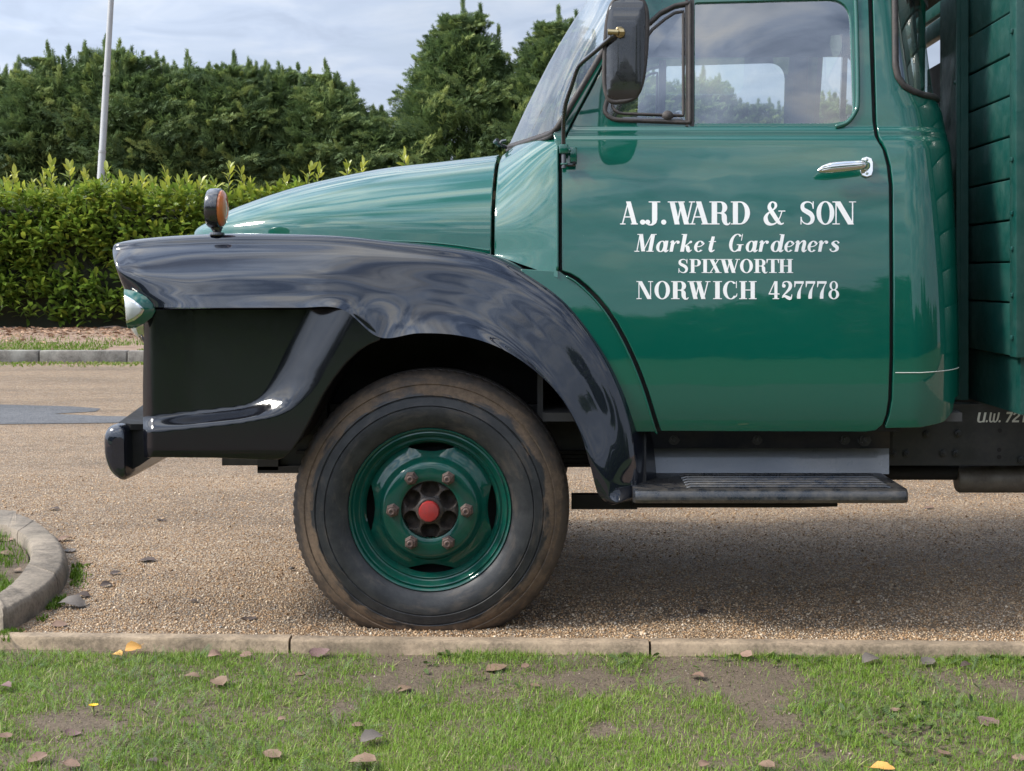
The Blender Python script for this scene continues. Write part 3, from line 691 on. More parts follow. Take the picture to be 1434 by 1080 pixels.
# scuttle between bonnet and door
rs = bonnet_section((706-CX)*5.25/F, 215.5, 354, .15)
rs = [rs[i] for i in (0, 1, 2, 3, 4, 5, 6, 7, 8, 10, 12)]
fs = [side(781, 389, 0), side(781, 350), side(781, 315), side(781, 280), side(781, 245), side(781, 215), P(780, 199, dprof(199)+.012), P(775, 191, .19), P(756, 192, .33), P(728, 200, .62), P(712, 206, .95)]
mid_ = [tuple(0.5*(np.array(a)+np.array(b))+np.array((0, -0.003, 0.002))) for a, b in zip(rs, fs)]
fw = [tuple(np.array(p)+np.array((0.006, 0.03, 0))) for p in fs]
V, Fc = loft([[(x-0.004, y+0.03, z-0.03) for x, y, z in rs], [(x-0.003, y+0.004, z-0.003) for x, y, z in rs], rs, mid_, fs], 70, 40)
V2 = [(x, 2*YC-y, z) for x, y, z in V]
MB().add(V, [tuple(reversed(f)) for f in Fc]).add(V2, Fc).obj('scuttle', M['green'], T, sharp=60)
V, Fc = tube([side(780.5, y, -0.003) for y in range(205, 384, 6)], (0.0048), 8); obj('scuttle_edge', V, Fc, M['green'], T, sharp=None)
V, Fc = tube([side(x-0.0, y, -0.0015) for x, y in resample([(x-7.0, y+5) for x, y in dcurve], 50)], 0.0034, 8); obj('scuttle_bead', V, Fc, M['green'], T, sharp=None)
inn = [(783, 381), (790, 386), (803, 392), (817, 403), (832, 418), (846, 436), (860, 457), (873, 481), (884, 505), (894, 530), (904, 560), (914, 590), (918, 604)]
outc = [(892, 604), (880, 590), (868, 548), (838, 487), (790, 425), (740, 388), (730, 378)]
panel('scuttle_side', inn+outc, S(0.006), M['green'], T, grid=8)
pil = [(776, 188), (792, 160), (815, 122), (846, 70), (870, 28), (888, -2), (922, -60), (938, -60), (898, 0), (878, 30), (859, 60), (841, 92), (821, 130), (802, 165), (786, 196), (783, 208)]
panel('windscreen_pillar', pil, S(-0.002), M['green'], T, grid=7, mirror=YC)
# dark door frame behind the shut lines
fr = [(783, 215), (786, 190), (838, 92), (895, 0), (935, -60), (1226, -60), (1226, 0), (1236, 190), (1262, 250), (1262, 604), (900, 604), (890, 560), (860, 480), (800, 400), (784, 390)]
frh = [(1204, -20, 20), (1206, 190, 20), (830, 190, 10), (845, 128), (868, 84), (905, 26), (940, -20)]
panel('door_frame', fr, S(0.028), M['under'], T, holes=[frh], grid=14, mirror=YC, depth=0.01)
# windscreen
base = [P(779, 184, .155), P(762, 191, .27), P(738, 199, .47), P(718, 205, .75), P(712, 206, .95)]
top = [P(922, -62, .30), P(903, -62, .40), P(883, -62, .60), P(869, -62, .82), P(865, -62, .95)]
C = [[tuple(np.array(b)*(1-t)+np.array(tp)*t+np.array((-0.03*math.sin(PI*t)*(0 if k == 0 else 1), 0, 0))) for k, (b, tp) in enumerate(zip(base, top))] for t in np.linspace(0, 1, 5)]
C = [c+[(x, 2*YC-y, z) for x, y, z in reversed(c[:-1])] for c in C]
V, Fc = loft(C, 50, 24); ws = obj('windscreen', V, Fc, M['screen'], T, sharp=None)
half = [P(712, 207, .95), P(718, 205.5, .75), P(738, 199.5, .47), P(760, 192, .27), P(772, 187, .17), P(781, 178, .135), P(797, 152, .135), P(822, 110, .15), P(848, 66, .165), P(888, -2, .19), P(922, -60, .22)]
half = resample(half, 60); mb = MB()
for k, (dy, r) in enumerate(((0.0, 0.0105), (-0.012, 0.0075), (0.012, 0.0065))):
    path = [(p[0]+dy*0.4, p[1]+(0.004 if dy else -0.004), p[2]+dy*0.9) for p in half]
    V, Fc = tube(path, r, 8); mb.add(V, Fc)
V2 = [(x, 2*YC-y, z) for x, y, z in mb.V]; mb.add(V2, list(mb.F)); mb.obj('windscreen_seal', M['rubber'], ws, sharp=None)
mb = MB(); mb.add(*tube([P(709, 207, .80), P(700, 203, .78), P(693, 199, .76), P(697, 196, .74)], 0.008, 8)); mb.add(*tube([P(697, 205, .80), P(703, 198, .80), P(709, 197, .8)], 0.006, 8))
mb.obj('wiper_pivot', M['blackplastic'], T)
# roof and floor of the cab, seat, dashboard, steering wheel
prof = [(4.83, 2.30), (4.87, 2.40), (5.05, 2.47), (5.55, 2.50)]; prof += [(2*YC-a, b) for a, b in reversed(prof[:-1])]
C = [[(x, YC+(y-YC)*s, z-dz) for y, z in prof] for x, s, dz in ((0.30, .93, .10), (0.36, .97, .04), (0.6, 1, 0), (1.0, 1, 0), (1.22, .97, .03), (1.29, .92, .10))]
V, Fc = loft(C, 50, 30); obj('roof', V, Fc, M['green'], T, sharp=None)
V, Fc = loft([[(x, YC+(y-YC)*.98, z-.03) for x, y, z in c] for c in C], 20, 10); hm = MB().add(V, Fc)
hm.add(*box(.22, 1.36, 6.235, 6.265, 2.215, 2.40)).add(*box(.30, 1.36, 4.845, 4.865, 2.245, 2.38)).add(*box(1.26, 1.36, 4.87, 6.23, 2.22, 2.42)); hm.obj('headlining', M['trim'], T, sharp=30)
mb = MB(); mb.add(*box(-0.1, 1.36, 4.72, 6.38, .70, .73)); mb.add(*box(-0.12, -0.10, 4.80, 6.3, .7, 1.55)); mb.obj('cab_floor', M['trim'], T, smooth=False)
V, Fc = box(0.62, 1.16, 4.8, 6.3, 1.02, 1.2, .05); obj('bench_seat', V, Fc, M['trim'], T); V, Fc = box(1.08, 1.24, 4.8, 6.3, 1.2, 1.66, .05); obj('seat_backrest', V, Fc, M['trim'], T)
V, Fc = box(0.02, 0.16, 4.90, 6.2, 1.45, 1.72, .04); obj('dashboard', V, Fc, M['trim'], T)
cst = Vector((0.30, 5.95, 1.80)); ax = Vector((-0.55, 0, 0.83)).normalized(); u_ = ax.cross(Vector((0, 1, 0))).normalized(); v_ = Vector((0, 1, 0))
V, Fc = tube([cst+u_*0.21*math.cos(a)+v_*0.21*math.sin(a) for a in np.linspace(0, 2*PI, 40, endpoint=False)], 0.012, 8, closed=True); sw = MB().add(V, Fc)
for a in (0.3, 2.4, 4.5): sw.add(*tube([cst-ax*0.02, cst+u_*0.21*math.cos(a)+v_*0.21*math.sin(a)], 0.009, 6))
sw.add(*tube([cst-ax*0.02, cst+Vector((-0.4, 0, -0.5))], 0.02, 8)); sw.obj('steering_wheel', M['blackplastic'], T)

# door handle
mb = MB(); hc = [(1146, 240), (1152, 237.5), (1165, 235), (1180, 233.5), (1197, 232), (1208, 231), (1214, 232)]
path = [side(x, y, -0.045 if i < 6 else -0.02) for i, (x, y) in enumerate(hc)]
path = [tuple(p) for p in resample(path, 24)]; rr = [(0.013*min(1, .35+i*.1), 0.0195*min(1, .3+i*.1)*(1.0-.022*max(0, i-12))) for i in range(24)]
V, Fc = tube(path, rr, 14); mb.add(V, Fc)
for k in (-1, 0, 1):
    mb.add(*tube([(p[0], p[1]-0.0115, p[2]+0.006*k+0.003) for p in path[3:21]], 0.0016, 5))
hl = mb.obj('handle', M['chrome'], door, sharp=60)
plate = [(1206, 220, 8), (1222, 220, 8), (1222, 247, 8), (1206, 247, 8)]
panel('handle_plate', plate, S(-0.012), M['chrome'], door, grid=6, step=3, ch=0.002, depth=0.012)
mb = MB(); mb.add(*tube([side(1212, 232, 0.0), side(1212, 232, -0.042)], 0.013, 12))
for y in (224, 243): mb.add(*lathe([(0.0001, -0.0035), (0.004, -0.003), (0.0058, 0)], 10, 'Y', side(1214, y, -0.012)))
mb.obj('handle_boss', M['chrome'], door)
# door mirror on its arm
md = -0.20
mo = []
for A in np.linspace(0, 2*PI, 56, endpoint=False):
    c_, s_ = math.cos(A), math.sin(A); ex = .55; vx = math.copysign(abs(c_)**ex, c_); vy = math.copysign(abs(s_)**ex, s_)
    mo.append((876+(28.5-1.5*max(0, vy))*vx-4.5*vy, 69+73*vy+3*vx*min(0, vy)*0-4*vx*vy*(vy > 0)))
ocx, ocy = 876, 70
def msurf(px, py):
    r = max(abs(px-ocx)/29.0, abs(py-ocy)/74.0); 
    return P(px, py, md-0.010+0.020*min(1, r)**4-0.00018*(px-ocx))
mh = panel('mirror_head', mo, msurf, M['blackplastic'], T, grid=5, step=3, depth=0.03, ch=0.004)
V, Fc = tube([(lambda q: (q[0], q[1]+0.002, q[2]))(P(x, y, md+0.010-0.00018*(x-ocx))) for x, y in smooth_poly(mo, 4)], 0.0085, 8, closed=True); obj('mirror_rim', V, Fc, M['rubber'], mh, sharp=None)
V = [P(x, y, md+0.03) for x, y in smooth_poly(mo, 6)]; obj('mirror_glass', V, [tuple(range(len(V)))], M['chrome'], mh, smooth=False)
mb = MB(); mb.add(*tube([P(868, 46, md-0.022), P(868, 45, md-0.012)], [0.016, 0.018], 14)); mb.add(*tube([P(851, 45, md-0.03), P(866, 45.5, md-0.03)], 0.0095, 12)); mb.add(*tube([P(866, 45.5, md-0.03), P(873, 45.5, md-0.026)], [0.014, 0.012], 6))
mb.obj('mirror_clamp', M['brass'], mh)
ap = [P(789.5, 226, dprof(215)-.02), P(789, 199, dprof(199)-.03), P(789.5, 170, .06), P(792, 146, .02), P(801, 119, -.04), P(808, 98, -.09), P(815, 88, -.12), P(835, 71, -.17), P(860, 49, md-.03)]
V, Fc = tube(resample(ap, 44), 0.0076, 10); obj('mirror_arm', V, Fc, M['blackplastic'], T, sharp=None)
mb = MB()
for x0, x1, y0, y1, a, b in ((783.5, 796, 202, 216, -.035, -.008), (798, 808, 206, 228, -.022, -.004), (796, 800, 209, 213, -.03, -.012), (785, 795, 228, 232, -.03, -.01)):
    p, q = side(x0, y0, a), side(x1, y1, b); yb = side((x0+x1)/2, (y0+y1)/2, 0)[1]
    mb.add(*box(p[0], q[0], yb+a, yb+b, q[2], p[2], 0.004))
mb.obj('mirror_bracket', M['green'], T)
mb = MB(); mb.add(*tube([side(789.5, 218, -.022), side(789.5, 236, -.02)], 0.0085, 10)); mb.add(*tube([side(786, 231, -.022), side(806, 231, -.018)], 0.006, 8)); mb.add(*lathe([(0.0001, -0.03), (0.006, -0.03), (0.006, 0)], 6, 'Y', side(804, 229, -.004)))
mb.obj('mirror_hinge_bolt', M['blackplastic'], T)

# indicator lamp on the wing
ic_ = Vector(P(304, 292, .045)); ind = MB()
V, Fc = lathe([(0.0001, -0.034), (0.05, -0.033), (0.063, -0.029), (0.0675, -0.022), (0.069, 0.0), (0.068, 0.012), (0.063, 0.014)], 40, 'X'); ind.add(V, Fc)
ind.add(*tube([(0, 0, -0.066), (0.002, 0, -0.084), (0.0, 0, -0.092)], [0.022, 0.012, 0.016], 14)); ind.add(*lathe([(0.0001, 0), (0.024, 0.0), (0.026, -0.008), (0.024, -0.012)], 18, 'Z', (0.002, 0, -0.082)))
ind_o = link('indicator_lamp', mesh('indicator_lamp', ind.V, ind.F, M['blackplastic']), T)
ind_o.matrix_basis = Matrix.Translation(ic_) @ Matrix.Rotation(math.radians(1), 4, 'Z') @ Matrix.Rotation(math.radians(1), 4, 'Y'); WM[ind_o.name] = ind_o.matrix_basis.copy()
V, Fc = lathe([(0.063, 0.010), (0.062, 0.020), (0.052, 0.028), (0.035, 0.031), (0.033, 0.0285), (0.02, 0.031), (0.0001, 0.032)], 40, 'X'); obj('lens', V, Fc, M['amber'], ind_o, local=True)
# headlamp
hlc = P(203, 444, .10)
V, Fc = lathe([(0.0001, -0.056), (0.03, -0.053), (0.055, -0.044), (0.075, -0.028), (0.088, -0.008), (0.0885, 0.01)], 48, 'X'); hd = link('headlamp', mesh('headlamp', V, Fc, M['lampglass']), T)
hd.matrix_basis = Matrix.Translation(hlc) @ Matrix.Rotation(math.radians(-13), 4, 'Y') @ Matrix.Rotation(math.radians(6), 4, 'Z'); WM[hd.name] = hd.matrix_basis.copy()
V, Fc = lathe([(0.086, -0.022), (0.093, -0.020), (0.098, -0.006), (0.095, 0.012), (0.08, 0.05), (0.05, 0.09)], 48, 'X'); obj('headlamp_rim', V, Fc, M['chrome'], hd, local=True)
ho = [(174, 405), (190, 408), (205, 416), (215, 427), (218, 435), (213, 444), (202, 453), (188, 460), (179, 460), (176, 440)]
def hsurf(o_):
    def f(px, py):
        u = (px-184)/36.0; v = (py-433)/30.0
        return P(px, py, -.088+.045*min(1.6, u*u+v*v)+o_)
    return f
hb = panel('headlamp_bezel', ho, hsurf(0.0), M['green'], T, grid=4, step=3, depth=0.05, ch=0.003)
panel('sidelight_frame', [(174, 413), (185, 419), (196, 428), (202, 434), (198, 441), (188, 449), (177, 453)], hsurf(-.004), M['chrome'], hb, grid=4, step=2, depth=0.01, ch=0.0015)
panel('sidelight_lens', [(175, 418), (184, 423), (193, 430), (198, 434), (194, 439), (186, 445), (177, 449)], hsurf(-.008), M['lampglass'], hb, grid=4, step=2, depth=0.006, ch=0.002)
# bumper
bs = [(150.5, 615), (153, 601), (160, 594), (171, 592), (180, 595), (182.5, 604), (183, 640), (183.5, 668), (178, 671.5), (168, 667), (158, 655), (152, 637)]
sp = smooth_poly([(x, y, 6) for x, y in bs], 4); cxb = np.mean(sp, axis=0); secs = []
for d, s, dx in ((-.062, .55, 0.012), (-.060, .72, 0.008), (-.054, .86, 0.004), (-.044, .95, 0.001), (-.028, 1, 0), (.10, 1, 0), (.95, 1, -.05), (1.80, 1, 0), (1.94, 1, 0), (1.955, .9, .002)):
    secs.append([((cxb[0]+(x-cxb[0])*s-CX)*4.6/F+dx, D0+d, H-(cxb[1]+(y-cxb[1])*s-CY)*4.6/F) for x, y in sp])
V = [p for s in secs for p in s]; n = len(sp)
Fc = [(k*n+i, k*n+(i+1) % n, (k+1)*n+(i+1) % n, (k+1)*n+i) for k in range(len(secs)-1) for i in range(n)]+[tuple(range(n)), tuple((len(secs)-1)*n+i for i in reversed(range(n)))]
obj('bumper', V, Fc, M['black'], T, sharp=45)
V = [P(x, y, d) for d in (.02, .06) for x, y in ((182, 600), (213, 592), (213, 640), (196, 652), (184, 658))]
Fc = [(0, 1, 2, 3, 4), (9, 8, 7, 6, 5)]+[(i, (i+1) % 5, 5+(i+1) % 5, 5+i) for i in range(5)]
obj('bumper_bracket', V, Fc, M['under'], T, smooth=False)
V = [P(172, 592, -.02), P(182, 595, -.02), P(222, 594, .10), P(222, 586, 1.0), P(200, 588, 1.0)]
V = [P(166, 592, .0), P(183, 594, .0), P(216, 594, .04), P(222, 565, .55), P(206, 563, .55)]; V += [(x, y, z-.02) for x, y, z in V]
obj('bumper_valance', V, [(0, 1, 2, 3, 4), (9, 8, 7, 6, 5)]+[(i, (i+1) % 5, 5+(i+1) % 5, 5+i) for i in range(5)], M['under'], T, smooth=False)
# step: ribbed tread, riser, sill strip
pr = [(4.93, .497), (4.50, .500), (4.485, .494), (4.478, .482), (4.478, .466), (4.486, .455), (4.51, .452), (4.60, .462), (4.90, .47)]
C = []
for x, s in ((.205, .93), (.212, .985), (.225, 1), (.30, 1), (.70, 1), (1.06, 1), (1.095, 1), (1.108, .985), (1.115, .94)):
    C.append([(x, 4.70+(y-4.70)*s if y < 4.7 else y, .478+(z-.478)*s) for y, z in pr])
V = [p for c in C for p in c]; n = len(pr); Fc = [(k*n+i, (k+1)*n+i, (k+1)*n+(i+1) % n, k*n+(i+1) % n) for k in range(len(C)-1) for i in range(n)]+[tuple(reversed(range(n))), tuple((len(C)-1)*n+i for i in range(n))]
step = obj('step_board', V, Fc, M['step'], T, sharp=35)
for k in range(6):
    y = 4.535+k*0.052; V, Fc = tube([(.385, y, .4985), (.40, y, .503), (1.05, y, .503), (1.065, y, .4985)], [(0.009, 0.006)]*4, 8); obj('tread_rib', V, Fc, M['step'], step)
V = [P(x, y, d) for x, y, d in ((908, 663, .28), (1245, 664, .28), (1245, 628, .307), (908, 626, .307))]; V += [(x, y+.01, z) for x, y, z in V]
obj('step_riser', V, [(0, 1, 2, 3), (7, 6, 5, 4)]+[(i, (i+1) % 4, 4+(i+1) % 4, 4+i) for i in range(4)], M['riser'], T, smooth=False)
sill = MB(); V = [P(x, y, d) for x, y, d in ((905, 628, .20), (1246, 628, .20), (1246, 600, .16), (905, 600, .16))]; V += [(x, y+.12, z) for x, y, z in V]
so_ = obj('sill_strip', V, [(0, 1, 2, 3), (7, 6, 5, 4)]+[(i, (i+1) % 4, 4+(i+1) % 4, 4+i) for i in range(4)], M['chassis'], T, smooth=False)
def bolt(px, py, d, parent, r=0.014, m='chassis', n=6):
    V, Fc = lathe([(0.0001, -0.014), (r*0.5, -0.014), (r*0.55, -0.009), (r, -0.008), (r, 0.0), (r*1.3, 0.0), (r*1.3, 0.004)], 12, 'Y', P(px, py, d)); return obj('bolt', V, Fc, M[m], parent, sharp=30)
for x in (944, 1060, 1183, 1211): bolt(x, 615, .182, so_, 0.016 if x < 1200 else .02)
V = [P(x, y, d) for x, y, d in ((886, 706, .02), (905, 700, .02), (905, 606, .1), (897, 606, .1))]; V += [(x, y+.02, z) for x, y, z in V]
obj('step_bracket', V, [(0, 1, 2, 3), (7, 6, 5, 4)]+[(i, (i+1) % 4, 4+(i+1) % 4, 4+i) for i in range(4)], M['under'], T, smooth=False)
# chassis
rail = MB(); Yr = D0+.45
zt, zb = H-(566-CY)*Yr/F, H-(652-CY)*Yr/F
rail.add(*box(-1.30, 4.2, Yr, Yr+.012, zb, zt)); rail.add(*box(-1.30, 4.2, Yr+.012, Yr+.09, zt-.012, zt)); rail.add(*box(-1.30, 4.2, Yr+.012, Yr+.09, zb, zb+.012))
rail_o = rail.obj('chassis_rail', M['chassis'], T, smooth=False)
rail2 = rail_o.copy(); COL.objects.link(rail2); rail2.matrix_parent_inverse = rail_o.matrix_parent_inverse.copy(); rail2.location = (0, 0.95, 0)
for x, y in ((1300, 585), (1341, 579), (1298, 608), (1342, 607), (1251, 607), (1252, 636), (1270, 636), (1321, 635), (1339, 635), (1430, 644)): bolt(x, y, .446, rail_o, 0.0125)
for x, y in ((1400, 603), (1399, 630), (1399, 640)):
    V, Fc = lathe([(0.0001, -.0015), (0.0085, -.0015), (.0085, .001)], 12, 'Y', P(x, y, .45)); obj('bolt_hole', V, Fc, M['under'], rail_o)
mb = MB(); mb.add(*box(-1.2, 1.45, 5.3, 5.9, .52, .95)); mb.add(*box(-1.25, -.9, 5.0, 6.1, .62, .75)); mb.obj('engine_sump', M['under'], T, smooth=False)
mb = MB(); mb.add(*tube([(-.385, 4.75, .43), (-.385, 6.35, .43)], .05, 10)); mb.obj('front_axle', M['under'], T)
mb = MB()
for k in range(4): mb.add(*box(-1.02+.1*k, .45-.08*k, 5.03, 5.09, .545-.016*k, .558-.016*k))
mb.add(*box((363-CX)*5.05/F, (430-CX)*5.05/F, 5.02, 5.08, H-(661-CY)*5.05/F, H-(652-CY)*5.05/F)); mb.add(*box((363-CX)*5.05/F, (392-CX)*5.05/F, 5.02, 5.08, H-(657-CY)*5.05/F, H-(640-CY)*5.05/F)); mb.obj('leaf_spring', M['under'], T, smooth=False)
mb = MB(); mb.add(*box((800-CX)*4.95/F, (892-CX)*4.95/F, 4.93, 4.98, H-(712-CY)*4.95/F, H-(692-CY)*4.95/F)); mb.add(*tube([P(885, 706, .3), P(1120, 706, .3), P(1172, 704.5, .3)], .013, 8))
mb.add(*box((845-CX)*5.0/F, (1250-CX)*5.0/F, 5.0, 5.04, .55, .69)); mb.obj('step_outrigger', M['under'], T, smooth=False)
Ys = 5.2; zc_ = H-(671-CY)*Ys/F
V, Fc = lathe([(0.0001, 0), (.03, 0), (.045, .003), (.052, .012), (.052, .9), (.045, .91), (.0001, .91)], 28, 'X', ((1338-CX)*Ys/F, Ys, zc_)); obj('silencer', V, Fc, M['silencer'], T, sharp=40)
V, Fc = tube([(1.0, Ys, H-(662-CY)*Ys/F), ((1350-CX)*Ys/F, Ys, H-(662-CY)*Ys/F)], .028, 12); obj('exhaust_pipe', V, Fc, M['under'], T)

# load body: headboard of separate planks, posts, side planks, floor
XH = 1.513
hbm = MB(); hbm.add(*box(XH+.035, XH+.05, 5.15, 5.9, .93, 2.10)); hbm.add(*box(XH+.034, XH+.045, 4.62, 5.16, .93, 2.85)); hb_o = hbm.obj('headboard', M['under'], T, smooth=False)
ze = [2.115, 1.97, 1.828, 1.687, 1.541, 1.398, 1.254, 1.114, .928]
ze = [2.545, 2.40, 2.258]+ze
def plank(x0, x1, y0, y1, z0, z1, parent, m='boardgreen'):
    j = random.uniform(-.002, .002); V, Fc = box(x0+j, x1+j, y0, y1, z0, z1, .004); return obj('plank', V, Fc, M[m], parent, sharp=None)
for a, b in zip(ze[:-1], ze[1:]): plank(XH, XH+.032, 4.648, 5.28, b+.003, a-.003, hb_o)
for a, b in ((2.85, 2.70), (2.695, 2.55), (2.545, 2.40), (2.395, 2.28), (2.272, 2.19)): plank(XH, XH+.032, 5.36, 6.45, b+.003, a-.003, hb_o)
for a, b in ((1.20, 1.075), (1.07, .93)): plank(XH+.004, XH+.030, 5.36, 6.45, b+.003, a-.003, hb_o)
pm = MB(); pm.add(*box(1.478, XH+.01, 5.205, 5.44, .735, 2.85, .003)); pm.add(*box(1.462, 1.478, 5.15, 5.175, .735, 2.85, .002)); pm.add(*box(1.478, 1.509, 5.155, 5.205, .735, 2.85)); 
post_o = pm.obj('headboard_post', M['boardgreen'], T, smooth=False)
for y in (433, 473, 494, 540): 
    V, Fc = lathe([(0.0001, -.012), (.008, -.011), (.013, 0)], 10, 'X', (1.478, 5.33+random.uniform(-.02, .02), H-(y-CY)*5.3/F)); obj('bolt', V, Fc, M['boardgreen'], post_o)
for y in (116, 403, 430, 466, 560):
    V, Fc = lathe([(0.0001, -.008), (.006, -.007), (.009, 0)], 8, 'X', (1.462, 5.162, H-(y-CY)*5.16/F)); obj('bolt', V, Fc, M['boardgreen'], post_o)
pm = MB(); pm.add(*box(1.500, 1.56, 4.575, 4.645, .93, 2.85, .004)); cp = pm.obj('corner_post', M['boardgreen'], T)
for y in (40, 220, 295, 345, 410, 470):
    V, Fc = box(1.492, 1.50, 4.60, 4.62, H-(y+6-CY)*4.6/F, H-(y-CY)*4.6/F, .002); obj('strap_bolt', V, Fc, M['boardgreen'], cp)
V, Fc = box(1.53, 1.55, 4.62, 5.5, .734, .926); obj('bearer', V, Fc, M['boardgreen'], T, smooth=False)
V, Fc = box(1.56, 4.6, 4.62, 6.48, .90, .93); obj('bed_floor', V, Fc, M['under'], T, smooth=False)
sb = empty('body_side', (1.56, 4.6, .93)); sb.parent = T; sb.matrix_parent_inverse = WM[T.name].inverted()
for a, b in zip(ze[:-1], ze[1:]): plank(1.565, 4.6, 4.59, 4.62, b+.003, a-.003, sb)

# ------------------------------------------------------------------ wheel
HUB = Vector(((601-CX)*4.6/F, 4.6, H-(716-CY)*4.6/F)); Rt = 0.475
nt_ = 288; prof = [(.272, .055), (.276, .030), (.284, .020), (.298, .012), (.318, .004), (.338, .000), (.352, .001), (.355, .0045), (.358, .001), (.374, .004), (.385, .006), (.388, .0105), (.392, .0075), (.404, .012), (.422, .019), (.426, .025), (.430, .022), (.446, .033), (.459, .044), (.470, .054), (.475, .064), (.475, .10), (.467, .102), (.467, .110), (.475, .112), (.475, .150), (.467, .152), (.467, .16), (.475, .162), (.475, .20), (.462, .215), (.42, .235), (.35, .26), (.28, .23)]
V, Fc = lathe(prof, nt_); V = [list(v) for v in V]
for j, (r, h) in enumerate(prof):
    for k in range(nt_):
        v = V[j*nt_+k]; ph = k % 3
        if j in (19, 20, 21) and ph == 0:
            s = (r-.004)/r; v[0] *= s; v[2] *= s
        if 9 <= j <= 14:   # radial moulding ribs
            pass
        if v[2] < -HUB.z+.001:
            dz = (-HUB.z+.001)-v[2]; v[2] = -HUB.z+.001; v[1] += -0.25*dz*(1 if v[1] < .11 else -1)
WH = link('wheel', bpy.data.meshes.new('wheel'), T, loc=HUB)
tyre = obj('tyre', V, Fc, M['tyre'], WH, local=True, sharp=42)
# disc with four lens-shaped slots, gutter, flange
n = 192; rings = [(.268, .030), (.272, .024), (.276, .022), (.279, .026), (.279, .034), (.272, .036), (.262, .030), (.255, .036), (.250, .052), (.244, .055), (.238, .052), (.233, .056), (.228, .066), ('so', .074), ('si', .072), (.192, .062), (.182, .056), (.174, .050), (.168, .036), (.160, .026), (.150, .022), (.120, .021), (.102, .021), (.098, .024), (.098, .05)]
V = []; Fc = []; so_r = .224
for (r, h) in rings:
    for k in range(n):
        A = 2*PI*k/n; q = (A+PI/4) % (PI/2)-PI/4; q = abs(q)/math.radians(21.5); inside = q < 1
        if r == 'so': rr_ = so_r; 
        elif r == 'si': rr_ = so_r-.0015-(.028*(1-q*q) if inside else 0)
        elif r in (.192, .182) : rr_ = r-(.003*(1-q*q) if inside else -.004*(r == .192))
        else: rr_ = r
        V.append((rr_*math.cos(A), h, rr_*math.sin(A)))
for j in range(len(rings)-1):
    for k in range(n):
        A = 2*PI*(k+.5)/n; q = abs((A+PI/4) % (PI/2)-PI/4)/math.radians(21.5)
        if rings[j][0] == 'so' and q < 0.985: continue
        Fc.append((j*n+k, (j+1)*n+k, (j+1)*n+(k+1) % n, j*n+(k+1) % n))
disc = obj('wheel_disc', V, Fc, M['wheelgreen'], WH, local=True, sharp=50)
V, Fc = lathe([(.275, .036), (.262, .075), (.255, .12), (.25, .2)], 96); obj('rim_barrel', V, Fc, M['hub'], WH, local=True)
V, Fc = lathe([(.25, .16), (.06, .16)], 48); obj('brake_drum', V, Fc, M['under'], WH, local=True)
V = []; Fc = []; nr, na = 22, 144
for j in range(nr):
    r = .030+(.097-.030)*j/(nr-1)
    for k in range(na):
        A = 2*PI*k/na; q = ((A-PI/2+PI/6) % (PI/3))-PI/6
        e = ((r-.074)/.027)**2+(q*r/.032)**2; dep = .052*math.sqrt(max(0, 1-e)) if e < 1 else 0
        V.append((r*math.cos(A), .030-.010*max(0, 1-(r-.03)/.035)+dep+.008*max(0, (r-.085)/.012), r*math.sin(A)))
Fc = [(j*na+k, (j+1)*na+k, (j+1)*na+(k+1) % na, j*na+(k+1) % na) for j in range(nr-1) for k in range(na)]
obj('hub', V, Fc, M['hub'], WH, local=True, sharp=60)
V, Fc = lathe([(.046, .026), (.046, .012), (.040, .006), (.036, .006)], 30); obj('hub_collar', V, Fc, M['hub'], WH, local=True)
V, Fc = lathe([(.0355, .010), (.0355, -.010), (.0330, -.0155), (.020, -.018), (.0001, -.0185)], 12, a0=.2); obj('hub_cap', V, Fc, M['red'], WH, local=True, sharp=30)
mb = MB(); mb.add(*lathe([(.024, .021), (.024, .016), (.0205, .013), (.0205, -.004), (.0175, -.008), (.012, -.008)], 6)); mb.add(*lathe([(.0125, -.006), (.0125, -.016), (.0095, -.019), (.006, -.019), (.0045, -.016), (.0001, -.016)], 14))
nme = mesh('wheel_nut', mb.V, mb.F, M['rust'], True, 30)
for k in range(6):
    o = bpy.data.objects.new('wheel_nut', nme); COL.objects.link(o); A = k*PI/3; o.parent = WH
    o.matrix_local = Matrix.Translation((.126*math.cos(A), 0, .126*math.sin(A))) @ Matrix.Rotation(random.uniform(0, 1), 4, 'Y')
def copy_wheel(loc, rz):
    w = WH.copy(); COL.objects.link(w); w.parent = T; w.matrix_parent_inverse = WH.matrix_parent_inverse.copy(); w.location = loc; w.rotation_euler = (0, 0, rz)
    for ch in list(WH.children):
        c = ch.copy(); COL.objects.link(c); c.parent = w
copy_wheel((HUB.x, 2*YC-4.6, HUB.z), PI)

